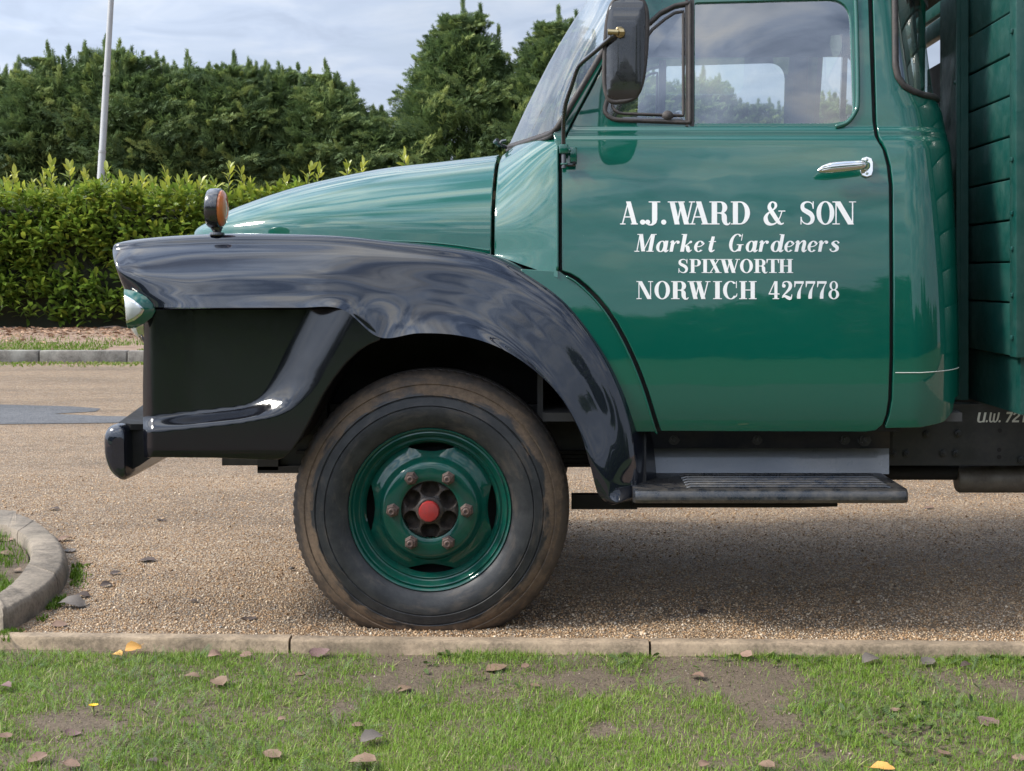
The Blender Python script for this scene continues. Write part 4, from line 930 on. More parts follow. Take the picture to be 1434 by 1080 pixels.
# ------------------------------------------------------------------ signwriting
class Glyphs:
    """hand-drawn fat-face roman: polygons per glyph in units of the cap height"""
    T, t, sf = .215, .052, .045
    def __init__(s): s.p = []
    def poly(s, pts): s.p.append(([tuple(p) for p in pts], [tuple(range(len(pts)))]))
    def rect(s, a, b, c, d): s.poly([(a, b), (c, b), (c, d), (a, d)])
    def diag(s, x0, y0, x1, y1, w): s.poly([(x0-w/2, y0), (x0+w/2, y0), (x1+w/2, y1), (x1-w/2, y1)])
    def serif(s, x0, x1, y): s.rect(x0, y-(s.sf if y > .4 else 0), x1, y+(0 if y > .4 else s.sf))
    def ring(s, cx, cy, rx, ry, ix, iy, a0=0, a1=360, n=36, icx=None):
        V = []; icx = cx if icx is None else icx
        for k in range(n+1):
            A = math.radians(a0+(a1-a0)*k/n); V += [(cx+rx*math.cos(A), cy+ry*math.sin(A)), (icx+ix*math.cos(A), cy+iy*math.sin(A))]
        s.p.append((V, [(2*k, 2*k+2, 2*k+3, 2*k+1) for k in range(n)]))
    def stroke(s, pts, ws, n=40):
        q = resample(pts, n); w = resample([(x, 0) for x in ws], n)[:, 0]; V = []
        for i in range(n):
            t = q[min(i+1, n-1)]-q[max(i-1, 0)]; t = t/(np.linalg.norm(t)+1e-9); nn = np.array((-t[1], t[0])); V += [tuple(q[i]+nn*w[i]/2), tuple(q[i]-nn*w[i]/2)]
        s.p.append((V, [(2*k, 2*k+1, 2*k+3, 2*k+2) for k in range(n-1)]))
    def dot(s, x, y, r): s.poly([(x+r*math.cos(a), y+r*math.sin(a)) for a in np.linspace(0, 2*PI, 20, endpoint=False)])
def glyph(ch):
    g = Glyphs(); T, t = g.T, g.t
    if ch == 'A':
        g.diag(.11, 0, .40, 1, t*1.2); g.diag(.70, 0, .40, 1, T*1.05); g.rect(.20, .30, .62, .30+t); g.serif(0, .26, 0); g.serif(.52, .86, 0); w = .86
    elif ch == '.': g.dot(.11, .10, .11); w = .22
    elif ch == 'J':
        g.rect(.30, .2, .30+T, 1); g.serif(.16, .64, 1); g.stroke([(.405, .22), (.385, .10), (.30, .0), (.17, -.01), (.10, .06)], [T, T*.85, .09, .06, .10]); g.dot(.12, .10, .105); w = .66
    elif ch == 'W':
        g.diag(.18, 1, .40, 0, T); g.diag(.40, 0, .58, .92, t*1.2); g.diag(.55, 1, .80, 0, T); g.diag(.80, 0, 1.03, 1, t*1.2); g.serif(0, .40, 1); g.serif(.42, .72, 1); g.serif(.90, 1.16, 1); w = 1.16
    elif ch in 'RP':
        g.rect(.09, 0, .09+T, 1); g.serif(0, .40, 0); g.serif(0, .30, 1)
        g.rect(.29, 1-t, .46, 1); g.rect(.29, .47, .46, .47+t); g.ring(.44, .735, .27, .265, .27-T*.92, .265-t, -90, 90, 24); w = .74
        if ch == 'R': g.stroke([(.40, .50), (.52, .47), (.585, .36), (.60, .16), (.66, .03), (.76, .01), (.82, .09)], [.05, .12, .20, .19, .13, .06, .04]); w = .82
    elif ch == 'D':
        g.rect(.09, 0, .09+T, 1); g.serif(0, .30, 0); g.serif(0, .30, 1); g.rect(.29, 1-t, .42, 1); g.rect(.29, 0, .42, t); g.ring(.40, .5, .42, .5, .42-T, .5-t, -90, 90, 30); w = .82
    elif ch == '&':
        g.stroke([(.93, .06), (.80, .02), (.66, .13), (.45, .42), (.32, .62), (.25, .76), (.30, .92), (.42, .975), (.54, .90), (.55, .78), (.46, .66), (.30, .56), (.14, .42), (.08, .25), (.16, .07), (.36, -.0), (.58, .08), (.74, .30), (.82, .50), (.84, .58)], [.05, .08, .17, .20, .19, .17, .10, .055, .11, .12, .07, .06, .12, .20, .18, .09, .06, .05, .05, .05], 110); g.rect(.68, .56, 1.0, .56+g.sf); w = 1.0
    elif ch == 'S':
        g.stroke([(.60, .74), (.55, .90), (.40, .975), (.23, .95), (.12, .83), (.15, .66), (.33, .55), (.50, .44), (.58, .28), (.53, .11), (.37, .02), (.20, .06), (.09, .17), (.06, .32)], [.05, .045, .055, .09, .16, .19, .21, .21, .19, .15, .07, .05, .045, .05], 80)
        g.rect(.585, .68, .63, 1.0); g.rect(.03, 0, .075, .33); w = .68
    elif ch == 'O': g.ring(.42, .5, .42, .515, .42-T, .515-t, 0, 360, 60); w = .84
    elif ch == 'N':
        g.rect(.12, 0, .12+t, 1); g.diag(.20, 1, .76, 0, T*1.15); g.rect(.80, 0, .80+t, 1); g.serif(0, .28, 1); g.serif(0, .30, 0); g.serif(.68, .97, 1); w = .97
    elif ch == 'I': g.rect(.10, 0, .10+T, 1); g.serif(0, .42, 0); g.serif(0, .42, 1); w = .42
    elif ch == 'X': g.diag(.22, 1, .64, 0, T*1.1); g.diag(.14, 0, .68, 1, t*1.3); g.serif(.02, .44, 1); g.serif(.52, .82, 1); g.serif(0, .29, 0); g.serif(.44, .86, 0); w = .86
    elif ch == 'T': g.rect(.28, 0, .28+T, 1); g.serif(.16, .62, 0); g.rect(0, 1-t, .77, 1); g.poly([(0, 1), (0, .70), (.04, .70), (.10, 1-t)]); g.poly([(.77, 1), (.67, 1-t), (.73, .70), (.77, .70)]); w = .77
    elif ch == 'H':
        for x in (.09, .58): g.rect(x, 0, x+T, 1); g.serif(x-.09, x+T+.09, 0); g.serif(x-.09, x+T+.09, 1)
        g.rect(.28, .48, .60, .48+t); w = .885
    elif ch == 'C' or ch == 'G':
        g.ring(.43, .5, .43, .515, .43-T, .515-t, 48, 318 if ch == 'C' else 312, 50); g.rect(.72, .62, .765, 1.0); w = .80
        if ch == 'C': g.stroke([(.72, .14), (.76, .22), (.78, .32)], [.09, .05, .03], 12)
        else: g.rect(.62, .03, .62+T*.9, .42); g.serif(.50, .92, .42); w = .90
    elif ch == '4': g.rect(.40, .02, .40+T*.95, 1); g.diag(.06, .30, .44, 1, t*1.4); g.rect(.02, .255, .74, .255+t*1.2); g.serif(.28, .72, 0); w = .76
    elif ch == '2':
        g.dot(.15, .74, .105); g.stroke([(.07, .76), (.14, .93), (.32, .98), (.48, .90), (.53, .74), (.46, .56), (.28, .36), (.12, .20), (.06, .07)], [.05, .07, .06, .16, .20, .17, .10, .07, .06], 50)
        g.stroke([(.06, .10), (.22, .16), (.38, .08), (.52, .04), (.60, .14), (.61, .26)], [.05, .13, .19, .17, .06, .04], 30); w = .64
    elif ch == '7': g.stroke([(.58, .95), (.44, .66), (.34, .38), (.31, .15), (.31, .02)], [.05, .07, .17, .21, .20], 30); g.rect(.05, .86, .60, 1); g.poly([(.05, 1), (.05, .66), (.09, .66), (.15, .9)]); w = .62
    elif ch == '8': g.ring(.32, .75, .235, .255, .115, .21, 0, 360, 40); g.ring(.32, .265, .30, .275, .135, .225, 0, 360, 44); w = .62
    elif ch == '1': g.rect(.2, 0, .2+T, 1); g.poly([(.2, 1), (.0, .82), (.0, .72), (.2, .8)]); w = .42
    elif ch == 'M':
        g.rect(.12, 0, .12+t, 1); g.diag(.20, 1, .50, .02, T); g.diag(.50, .02, .80, 1, t*1.1); g.rect(.78, 0, .78+T, 1); g.serif(0, .28, 0); g.serif(0, .26, 1); g.serif(.68, 1.08, 0); g.serif(.80, 1.08, 1); w = 1.08
    elif ch == 'a':
        g.ring(.27, .30, .27, .32, .10, .27, 0, 360, 36); g.stroke([(.50, .62), (.50, .30), (.50, .12), (.56, .02), (.68, .10)], [.17, .18, .18, .11, .04], 24); w = .66
    elif ch == 'r': g.stroke([(.0, .52), (.10, .60), (.14, .5), (.14, 0)], [.04, .08, .18, .18], 20); g.stroke([(.20, .38), (.32, .58), (.44, .58)], [.05, .06, .09], 16); g.dot(.43, .53, .085); w = .50
    elif ch == 'k': g.rect(.08, 0, .08+.19, 1.0); g.rect(0, .96, .2, 1.0); g.stroke([(.24, .30), (.40, .44), (.52, .58)], [.05, .05, .10], 14); g.dot(.52, .55, .07); g.stroke([(.28, .34), (.40, .26), (.46, .10), (.52, .01), (.64, .10)], [.06, .17, .18, .10, .04], 22); w = .64
    elif ch == 'e': g.ring(.28, .30, .28, .32, .11, .27, 35, 318, 40); g.stroke([(.12, .27), (.34, .31), (.47, .42), (.49, .50)], [.05, .05, .07, .10], 18); w = .54
    elif ch == 't': g.stroke([(.20, .86), (.18, .5), (.17, .16), (.24, .02), (.38, .10)], [.15, .18, .18, .11, .04], 24); g.rect(.02, .55, .38, .60); w = .40
    elif ch == 'd': g.ring(.27, .30, .27, .32, .10, .27, 0, 360, 36); g.stroke([(.50, .98), (.50, .30), (.50, .12), (.56, .02), (.68, .10)], [.18, .18, .18, .11, .04], 24); g.rect(.34, .95, .5, .99); w = .66
    elif ch == 'n': g.stroke([(.0, .52), (.09, .60), (.13, .5), (.13, 0)], [.04, .08, .18, .18], 20); g.stroke([(.19, .36), (.30, .55), (.42, .60), (.48, .48), (.47, .14), (.53, .02), (.66, .10)], [.05, .06, .12, .18, .18, .11, .04], 30); w = .64
    elif ch == 's': g.stroke([(.38, .48), (.30, .59), (.17, .59), (.10, .48), (.20, .36), (.33, .25), (.34, .10), (.20, .01), (.07, .06), (.03, .16)], [.10, .05, .06, .14, .17, .17, .14, .06, .05, .10], 50); w = .42
    elif ch == 'u': g.stroke([(.07, .95), (.07, .30), (.13, .08), (.30, .04), (.46, .12)], [.17, .17, .16, .13, .10]); g.rect(.42, 0, .59, .95); w = .60
    elif ch == 'w': g.stroke([(.07, .95), (.09, .30), (.16, .08), (.30, .06), (.40, .2)], [.16, .16, .15, .13, .10]); g.stroke([(.40, .85), (.41, .30), (.48, .08), (.62, .06), (.74, .3), (.76, .95)], [.15, .15, .14, .13, .15, .16]); w = .86
    elif ch == 'q7': g.rect(0, .80, .58, 1); g.diag(.18, 0, .50, .85, .2); w = .6
    elif ch == 'q2': g.stroke([(.05, .72), (.12, .88), (.30, .92), (.46, .82), (.44, .62), (.22, .36), (.08, .14)], [.17]*7, 40); g.rect(0, 0, .56, .18); w = .58
    elif ch == 'q1': g.rect(.14, 0, .33, 1); g.poly([(.14, 1), (0, .84), (0, .68), (.16, .80)]); w = .34
    return g.p, w
def lettering(items, y0, y1, surf, m, parent, shear=0.0, lift=-0.0006, name='lettering', extra=0.0):
    """items: (char, x0, x1) in pixels; y0 cap line, y1 base line."""
    h = y1-y0
    for ch, xa, xb in items:
        p, w = glyph(ch); sc = (xb-xa)/w; mb = MB()
        for k, (pts, fs) in enumerate(p):
            V = [surf(xa+u*sc+shear*v*h, y1-v*h, lift-0.00012*(k+1)) for (u, v) in pts]
            fs2 = []
            for f in fs:
                a, b, c = (np.array(V[f[i]]) for i in (0, 1, 2)); nn = np.cross(b-a, c-a)
                fs2.append(f if nn[1] < 0 else tuple(reversed(f)))
            mb.add(V, fs2)
        mb.obj('letter', m, parent, smooth=False)
def zx(lst): return [(c, 850+a/3.876, 850+b/3.876) for c, a, b in lst]
lettering(zx([('A', 71, 168), ('.', 179, 209), ('J', 205, 292), ('.', 294, 322), ('W', 330, 478), ('A', 447, 555), ('R', 556, 668), ('D', 672, 776), ('&', 852, 968), ('S', 1047, 1128), ('O', 1137, 1234), ('N', 1224, 1352)]), 260+86/3.876, 260+211/3.876, side, M['white'], door)
sh = .30; cap = (360-262)/3.876
lettering(zx([('M', 148, 252), ('a', 262, 330), ('r', 334, 384), ('k', 388, 458), ('e', 468, 522), ('t', 540, 584), ('G', 655, 732), ('a', 748, 814), ('r', 818, 868), ('d', 884, 954), ('e', 958, 1010), ('n', 1014, 1080), ('e', 1084, 1136), ('r', 1140, 1190), ('s', 1206, 1254)]), 260+263/3.876, 260+359/3.876, side, M['white'], door, shear=sh*.62)
lettering(zx([('S', 386, 440), ('P', 448, 512), ('I', 514, 552), ('X', 548, 622), ('W', 612, 722), ('O', 722, 792), ('R', 798, 870), ('T', 866, 934), ('H', 932, 1010)]), 260+399/3.876, 260+474/3.876, side, M['white'], door)
lettering(zx([('N', 160, 250), ('O', 258, 342), ('R', 348, 442), ('W', 438, 562), ('I', 576, 624), ('C', 630, 708), ('H', 718, 812), ('4', 876, 938), ('2', 946, 1006), ('7', 1012, 1070), ('7', 1074, 1132), ('7', 1136, 1194), ('8', 1200, 1260)]), 260+519/3.876, 260+616/3.876, side, M['white'], door)
def railsurf(px, py, off): return P(px, py, .45+off)
lettering([('u', 1368, 1379), ('.', 1380, 1383), ('w', 1384, 1398), ('.', 1398, 1401), ('q7', 1407, 1416), ('q2', 1417, 1427), ('q1', 1429, 1435)], 577, 591.5, railsurf, M['cream'], rail_o, shear=.2)

# ------------------------------------------------------------------ vegetation
def batch(name, tv, tf, pos, X, Y, Z, scale, tint, m, parent=None, smooth=False):
    """many copies of a small leaf shape in one mesh; X, Y, Z are the local axes of each copy."""
    tv = np.asarray(tv, float); k = len(tv); n = len(pos); scale = np.asarray(scale, float)
    if scale.ndim == 1: scale = scale[:, None]
    A = tv[None, :, 0, None]*X[:, None, :]+tv[None, :, 1, None]*Y[:, None, :]+tv[None, :, 2, None]*Z[:, None, :]
    V = (A*scale[:, None, :]+pos[:, None, :]).reshape(-1, 3)
    return raw(name, V, tf, n, k, np.repeat(tint, k), m, parent, smooth)
def raw(name, V, tf, n, k, tint, m, parent=None, smooth=False):
    fl = [len(f) for f in tf]; idx = np.concatenate([np.array(f) for f in tf])
    loops = (idx[None, :]+(np.arange(n)*k)[:, None]).ravel(); tot = np.tile(fl, n); st = np.concatenate([[0], np.cumsum(tot)[:-1]])
    me = bpy.data.meshes.new(name); me.vertices.add(len(V)); me.vertices.foreach_set('co', np.ascontiguousarray(V, dtype=np.float32).ravel())
    me.loops.add(len(loops)); me.loops.foreach_set('vertex_index', loops.astype(np.int32))
    me.polygons.add(len(tot)); me.polygons.foreach_set('loop_start', st.astype(np.int32)); me.polygons.foreach_set('loop_total', tot.astype(np.int32))
    me.update(); a = me.attributes.new('tint', 'FLOAT', 'POINT'); a.data.foreach_set('value', np.ascontiguousarray(tint, dtype=np.float32)); me.materials.append(m)
    if smooth: me.shade_smooth()
    return link(name, me, parent)
def unit(a): return a/(np.linalg.norm(a, axis=-1, keepdims=True)+1e-9)
def frames(d, roll):
    """local X along d, rolled about it."""
    up = np.zeros_like(d); up[:, 2] = 1.0; up[np.abs(d[:, 2]) > .95] = (0, 1, 0)
    y = unit(np.cross(up, d)); z = np.cross(d, y); c, s = np.cos(roll)[:, None], np.sin(roll)[:, None]
    return d, y*c+z*s, z*c-y*s
# --- conifers: limbs, each limb a plume of feathery sprays
SPR = [(0, 0, 0)]; SPF = []
def sliver(b, ang, ln, w, zc):
    s = len(SPR); c, q = math.cos(ang), math.sin(ang)
    SPR.extend([(b-w*.4, 0, zc), (b+ln*c*.45-w*q*.7, ln*q*.45+w*c*.5, zc+.03), (b+ln*c, ln*q, zc-.06), (b+ln*c*.45+w*q*.7, ln*q*.45-w*c*.5, zc+.01)]); SPF.append((s, s+1, s+2, s+3))
for b, a, l in ((.10, .85, .50), (.22, -.8, .50), (.42, .7, .46), (.55, -.65, .42)): sliver(b, a, l, .085, 0.0)
sliver(.0, .02, 1.05, .09, .02)
def conifer_mesh(name, h, rad, seed, leaders, nl=170, per=30, lo=.12, shape=.62):
    r = np.random.default_rng(seed); pos = []; dr = []; sc = []; tn = []
    def radius(z): 
        t = z/h
        return rad*(1.0 if t < shape else max(.04, 1-((t-shape)/(1-shape))**1.5*.97))
    def plume(b, d, ln, n, w):
        t = r.random(n)**.8; c = b+d*ln*t[:, None]
        e = unit(r.normal(size=(n, 3))); e -= d*(e@d)[:, None]
        off = e*(w*ln*(1.08-t))[:, None]*r.random(n)[:, None]**.5
        pos.append(c+off); q = unit(d+e*r.uniform(.1, .55, n)[:, None]*(1.05-t*.7)[:, None]+np.array((0, 0, .10))); dr.append(q)
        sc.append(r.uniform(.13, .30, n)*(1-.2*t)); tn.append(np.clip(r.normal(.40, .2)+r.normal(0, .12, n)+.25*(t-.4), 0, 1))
    for i in range(nl):
        z = h*(lo+(.93-lo)*r.random()**.9); az = r.uniform(0, 2*PI); R = radius(z)*r.uniform(.72, 1.18)
        el = r.uniform(-.05, .7); a2 = az+r.uniform(-1.1, 1.1); d = np.array((math.cos(a2)*math.cos(el), math.sin(a2)*math.cos(el), math.sin(el)))
        ln = min(R*.95+.25, r.uniform(1.0, 1.9)); tip = np.array((math.cos(az)*R, math.sin(az)*R, z+.25)); plume(tip-d*ln, d, ln, per, .26)
    tops = [(lx_, r.uniform(-.4, .4)*rad, h*(r.uniform(.95, 1.01)-.07*abs(lx_)/rad), r.uniform(.6, 1.0)) for lx_ in r.uniform(-.62, .62, 12)*rad] if shape > .5 else []
    for (lx, ly, top, ln) in leaders+tops:
        d = unit(np.array((r.normal(0, .07), r.normal(0, .07), 1.0))); plume(np.array((lx, ly, top))-d*ln, d, ln, int(95*ln), .17)
    # inner twiggy mass
    n = nl*14; z = h*(lo+(.86-lo)*r.random(n)); az = r.uniform(0, 2*PI, n); R = np.array([radius(q) for q in z])*np.sqrt(r.random(n))*.78
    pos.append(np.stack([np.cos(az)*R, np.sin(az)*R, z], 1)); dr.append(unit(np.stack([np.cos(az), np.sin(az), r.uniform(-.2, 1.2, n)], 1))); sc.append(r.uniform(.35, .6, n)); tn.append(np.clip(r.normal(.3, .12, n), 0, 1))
    pos = np.vstack(pos); dr = np.vstack(dr); sc = np.concatenate(sc); tn = np.concatenate(tn)
    X, Y, Z = frames(dr, r.uniform(0, 2*PI, len(dr)))
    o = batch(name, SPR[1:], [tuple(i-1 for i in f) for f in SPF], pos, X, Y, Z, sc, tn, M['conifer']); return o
variants = []
specs = [(8.2, 2.0, [(0, 0, 8.3, 1.6), (.5, .2, 7.9, 1.1), (-.6, -.2, 7.8, 1.0)]), (8.0, 1.9, [(0, 0, 8.2, 1.3), (-.45, .1, 7.9, 1.2), (.7, -.2, 7.7, .9)]), (8.1, 2.05, [(.1, 0, 8.0, 1.2), (.65, 0, 7.75, .9), (-.55, .1, 8.0, 1.2), (-.9, -.2, 7.5, .8)]),
         (9.7, 3.25, [(0, 0, 9.75, 1.6), (.55, .2, 9.6, 1.3), (-.5, 0, 9.3, 1.2), (1.15, 0, 8.9, 1.0), (-1.1, .1, 8.5, 1.0), (1.5, 0, 7.9, .9), (-1.5, 0, 7.7, .9)]), (7.2, 2.1, [(0, 0, 7.2, 1.4), (.6, 0, 6.9, 1.0), (-.6, 0, 6.8, .9)])]
for i, (h, r_, ld) in enumerate(specs):
    big = i == 3
    o = conifer_mesh('crown', h, r_, 40+i, ld, 620 if big else 400, 74, .12, .36 if big else .66); variants.append(o)
tv_, tf_ = tube([(0, 0, 0), (0.03, 0, 2.5), (0, .02, 5.5), (0, 0, 6.9)], [.17, .13, .07, .02], 8)
trunk_me = mesh('trunk', tv_, tf_, M['bark'])
TREES = [  # px, py of the top, variant, label, reach
 (-70, 86, 0, 'conifer at the far left end of the tall row, cut by the frame edge'), (-5, 92, 2, 'bushy conifer at the left edge of the picture beside the grey sky'), (66, 72, 1, 'conifer with a thin pointed leader left of the lamp post'),
 (148, 58, 0, 'conifer directly behind the lamp post, its leader rising beside the post'), (196, 70, 2, 'conifer just right of the lamp post with a ragged several-pointed top'), (262, 84, 1, 'conifer standing above the amber indicator lamp, second on the right of the post'), (328, 80, 0, 'conifer halfway between the lamp post and the tall conifer'),
 (394, 86, 2, 'conifer topped by a row of small points, two trees before the dip'), (455, 96, 1, 'last conifer of the lower row before the dip beside the tall tree'), (508, 150, 4, 'lowest conifer, filling the dip left of the tall tree'),
 (648, 4, 3, 'tallest broad conifer rising left of the windscreen'), (782, 14, 3, 'tall conifer partly hidden behind the windscreen'), (905, 96, 1, 'conifer seen through the quarterlight window of the cab'), (985, 100, 0, 'conifer seen through the left of the big door window'), (1058, 138, 2, 'conifer seen at the right corner of the far door window'),
 (1152, 132, 4, 'conifer seen through the far rear corner window'), (1242, 150, 4, 'conifer hidden behind the door pillar of the cab'), (1330, 140, 1, 'conifer behind the slot between cab and load body')]
YT = 42.0
for i, (px, py, v, lab) in enumerate(TREES):
    Y = YT+random.uniform(-.6, .6)+(0.8 if v == 3 else 0); x = (px-CX)*Y/F; ztop = H-(py-CY)*Y/F-.12; src = variants[v]; s = ztop/specs[v][0]
    t = empty('conifer', (x, Y, .12)); tag(t, lab, 'conifer', 'conifers in the tall row behind the hedge')
    t.rotation_euler = (0, 0, random.uniform(-.5, .5) if v == 3 else random.uniform(0, 6.28)); w = s*random.uniform(.98, 1.08); t.scale = (w, w, s)
    used = any(ch for ch in src.users_collection) and src.parent is not None
    c = src if src.parent is None else src.copy()
    if c is not src: COL.objects.link(c)
    c.parent = t; c.matrix_parent_inverse = Matrix.Identity(4)
    k = bpy.data.objects.new('trunk', trunk_me); COL.objects.link(k); k.parent = t
# far-off wood on the camera's side of the lane (shows in the paintwork)
r = np.random.default_rng(5); ps = []; ds = []; ss = []
for i in range(70):
    x = -75+i*2.2+r.normal(0, .8); y = -31+r.normal(0, 2.5); h = (6.0+3.0*noise.noise(Vector((x*.16, 2.2, 0)))*1.6+r.uniform(-.8, .8))*(1.2 if abs(x) > 25 else 1.0); w = r.uniform(1.6, 2.8); n = 800
    z = h*r.random(n)**1.25; az = r.uniform(0, 2*PI, n); R = w*np.sqrt(r.random(n))*np.clip(1.15-(z/h)**2, .08, 1)
    ps.append(np.stack([x+np.cos(az)*R, y+np.sin(az)*R, z], 1)); ds.append(unit(np.stack([np.cos(az), np.sin(az), r.uniform(0, 1.4, n)], 1))); ss.append(r.uniform(.8, 1.6, n))
ps = np.vstack(ps); ds = np.vstack(ds); ss = np.concatenate(ss); X, Y, Z = frames(ds, r.uniform(0, 6.28, len(ds)))
o = batch('woodland', SPR[1:], [tuple(i-1 for i in f) for f in SPF], ps, X, Y, Z, ss, np.clip(r.normal(.35, .15, len(ps)), 0, 1), M['conifer']); tag(o, 'far-off line of trees across the lawn behind the viewer', 'woodland', kind='stuff')

# --- laurel hedge
LF = [(0, 0, 0), (.35, .17, .05), (.35, 0, 0), (.35, -.17, .05), (.72, .15, .03), (.72, 0, -.03), (.72, -.15, .03), (1, 0, -.10)]
LFF = [(0, 2, 1), (0, 3, 2), (1, 2, 5, 4), (2, 3, 6, 5), (4, 5, 7), (5, 6, 7)]
hedge = empty('laurel_hedge', (-6, 28.4, .12)); tag(hedge, 'clipped laurel hedge with glossy yellow-green leaves along the far kerb', 'hedge')
r = np.random.default_rng(21); pos = []; dirs = []; scl = []; tn = []
def topz(x): return 2.80+.24*noise.noise(Vector((x*.9, 0, 0)))+.14*noise.noise(Vector((x*3.1, 4, 0)))
def rosette(p, axis, n, size, tone, spread):
    for k in range(n):
        a = k*2.4+r.uniform(0, .5); t = k/max(1, n-1)
        s = np.cross(axis, (0.3, 1, 0.1)); s = s/np.linalg.norm(s); q = np.cross(axis, s)
        d = axis*(.45+.55*t)+(s*math.cos(a)+q*math.sin(a))*spread*(1.1-.5*t)
        pos.append(p+axis*size*(.9*t-.4)); dirs.append(d/np.linalg.norm(d)); scl.append(size*r.uniform(.75, 1.15)); tn.append(float(np.clip(tone+r.normal(0, .14), 0, 1)))
for i in range(2300):                      # front face
    x = r.uniform(-14, -1.0) if i < 2050 else r.uniform(-1, 9); z = .18+(topz(x)-.15)*r.random()**.85
    y = 27.55+.25*noise.noise(Vector((x*.8, z*1.2, 1)))+.12*noise.noise(Vector((x*2.6, z*2.6, 2)))+r.uniform(-.08, .2)+.22*max(0, z-2.2)
    ax = unit(np.array((r.normal(0, .45), -r.uniform(.5, 1.1), r.uniform(.2, 1.0)))); hgt = z/3.0
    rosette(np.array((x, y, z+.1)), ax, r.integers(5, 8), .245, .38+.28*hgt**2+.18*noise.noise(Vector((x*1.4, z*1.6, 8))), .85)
shoots = [(20, 250), (72, 236), (97, 240), (120, 250), (150, 243), (200, 258), (232, 250), (262, 256), (322, 238), (338, 248), (190, 262), (45, 262), (300, 262), (435, 240), (448, 242), (487, 238), (508, 236), (566, 224), (8, 258), (280, 262), (60, 252), (170, 256), (215, 262), (250, 262), (352, 262), (400, 258), (-25, 250), (-50, 256)]
stem_and_core = MB()
for px, py in shoots:
    Y = 27.75+r.uniform(0, .4); x = (px-CX)*Y/F; z = H-(py-CY)*Y/F
    ax = unit(np.array((r.normal(0, .15), r.normal(0, .12), 1.0))); ln = r.uniform(.35, .6)
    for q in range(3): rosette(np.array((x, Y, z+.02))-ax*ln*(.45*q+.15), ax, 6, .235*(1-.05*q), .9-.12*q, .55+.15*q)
    stem_and_core.add(*tube([np.array((x, Y, z))-ax*ln*1.8, np.array((x, Y, z))], .012, 5))
for i in range(420):                       # top surface
    x = r.uniform(-14, 9); Y = r.uniform(27.7, 29.0); z = topz(x)-r.uniform(0, .15)+(r.uniform(0, .22) if i % 3 == 0 else 0)
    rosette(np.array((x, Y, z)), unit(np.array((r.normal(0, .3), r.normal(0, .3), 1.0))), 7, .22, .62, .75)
pos = np.array(pos); dirs = np.array(dirs); scl = np.array(scl); tn = np.array(tn)
X, Y, Z = frames(dirs, r.normal(0, .5, len(dirs)))
# the nearest 300 leaves are leaves of their own, the rest one mass
vis = np.where((pos[:, 0] < -8.6) & (pos[:, 0] > -11.6) & (pos[:, 2] < 3.3))[0]; front_ = vis[np.argsort(pos[vis, 1])][:300]
mask = np.ones(len(pos), bool); mask[front_] = False
fo = batch('foliage', LF, LFF, pos[mask], X[mask], Y[mask], Z[mask], scl[mask], tn[mask], M['laurel'], hedge, True); tag(fo, kind='stuff')
lmes = []
for k in range(5):
    me = mesh('leaf', LF, LFF, M['laurel'], True, None); a = me.attributes.new('tint', 'FLOAT', 'POINT'); a.data.foreach_set('value', [0.15+.15*k]*len(LF)); lmes.append(me)
hinv = WM[hedge.name].inverted()
for i in front_:
    o = bpy.data.objects.new('leaf', lmes[int(np.clip((tn[i]-.075)/.15, 0, 4))]); COL.objects.link(o)
    Mx = Matrix.Identity(4)
    for c_, ax_ in enumerate((X[i], Y[i], Z[i])):
        for q in range(3): Mx[q][c_] = ax_[q]*scl[i]
    for q in range(3): Mx[q][3] = pos[i][q]
    o.parent = hedge; o.matrix_local = hinv @ Mx
nx_, nz_ = 90, 14; V = []; Fc = []  # solid dark core sheet behind the leaves; its colour stands for the hedge's inner shade
for j in range(nz_):
    for i in range(nx_):
        x = -14+23*i/(nx_-1); t = j/(nz_-1); z = .1+(topz(x)-.25)*min(1, t*1.35); y = 27.85+.3*noise.noise(Vector((x*1.1, z*1.3, 1)))+(1.1*max(0, t*1.35-1)/.35)
        V.append((x, y, z+.1*noise.noise(Vector((x*4, z*4, 0)))))
twm = worn('twigs_dark_core', (0.018, 0.024, 0.010), (0.05, 0.04, 0.022), .9, 6, .8); stem_and_core.add(V, [(j*nx_+i, j*nx_+i+1, (j+1)*nx_+i+1, (j+1)*nx_+i) for j in range(nz_-1) for i in range(nx_-1)]); stem_and_core.obj('stem_and_core', twm, hedge, sharp=None)

# --- lamp post behind the hedge
lp = empty('lamp_post', (-11.82, 33.5, .12)); tag(lp, 'slim galvanised lamp post leaning slightly, rising behind the laurel hedge', 'lamp post')
def lpt(z): return (-11.82+(z-.12)*.058, 33.5, z)
V, Fc = tube([lpt(z) for z in (.12, 2.0, 4.24, 4.26, 6.15)], [.098, .092, .086, .082, .080], 16); obj('pole', V, Fc, M['post'], lp)
V, Fc = tube([lpt(z) for z in (6.15, 8.5, 10.5)], [.076, .066, .058], 16); obj('upper_pole', V, Fc, M['post'], lp)
V, Fc = tube([lpt(6.12), lpt(6.2)], .090, 16); obj('collar', V, Fc, M['post'], lp); V, Fc = tube([lpt(4.22), lpt(4.28)], .094, 16); obj('collar', V, Fc, M['post'], lp)
V, Fc = lathe([(.0001, 0), (.10, .02), (.16, .12), (.17, .16), (.08, .32), (.0001, .34)], 20, 'Z', lpt(10.45)); obj('lantern', V, Fc, M['post'], lp)

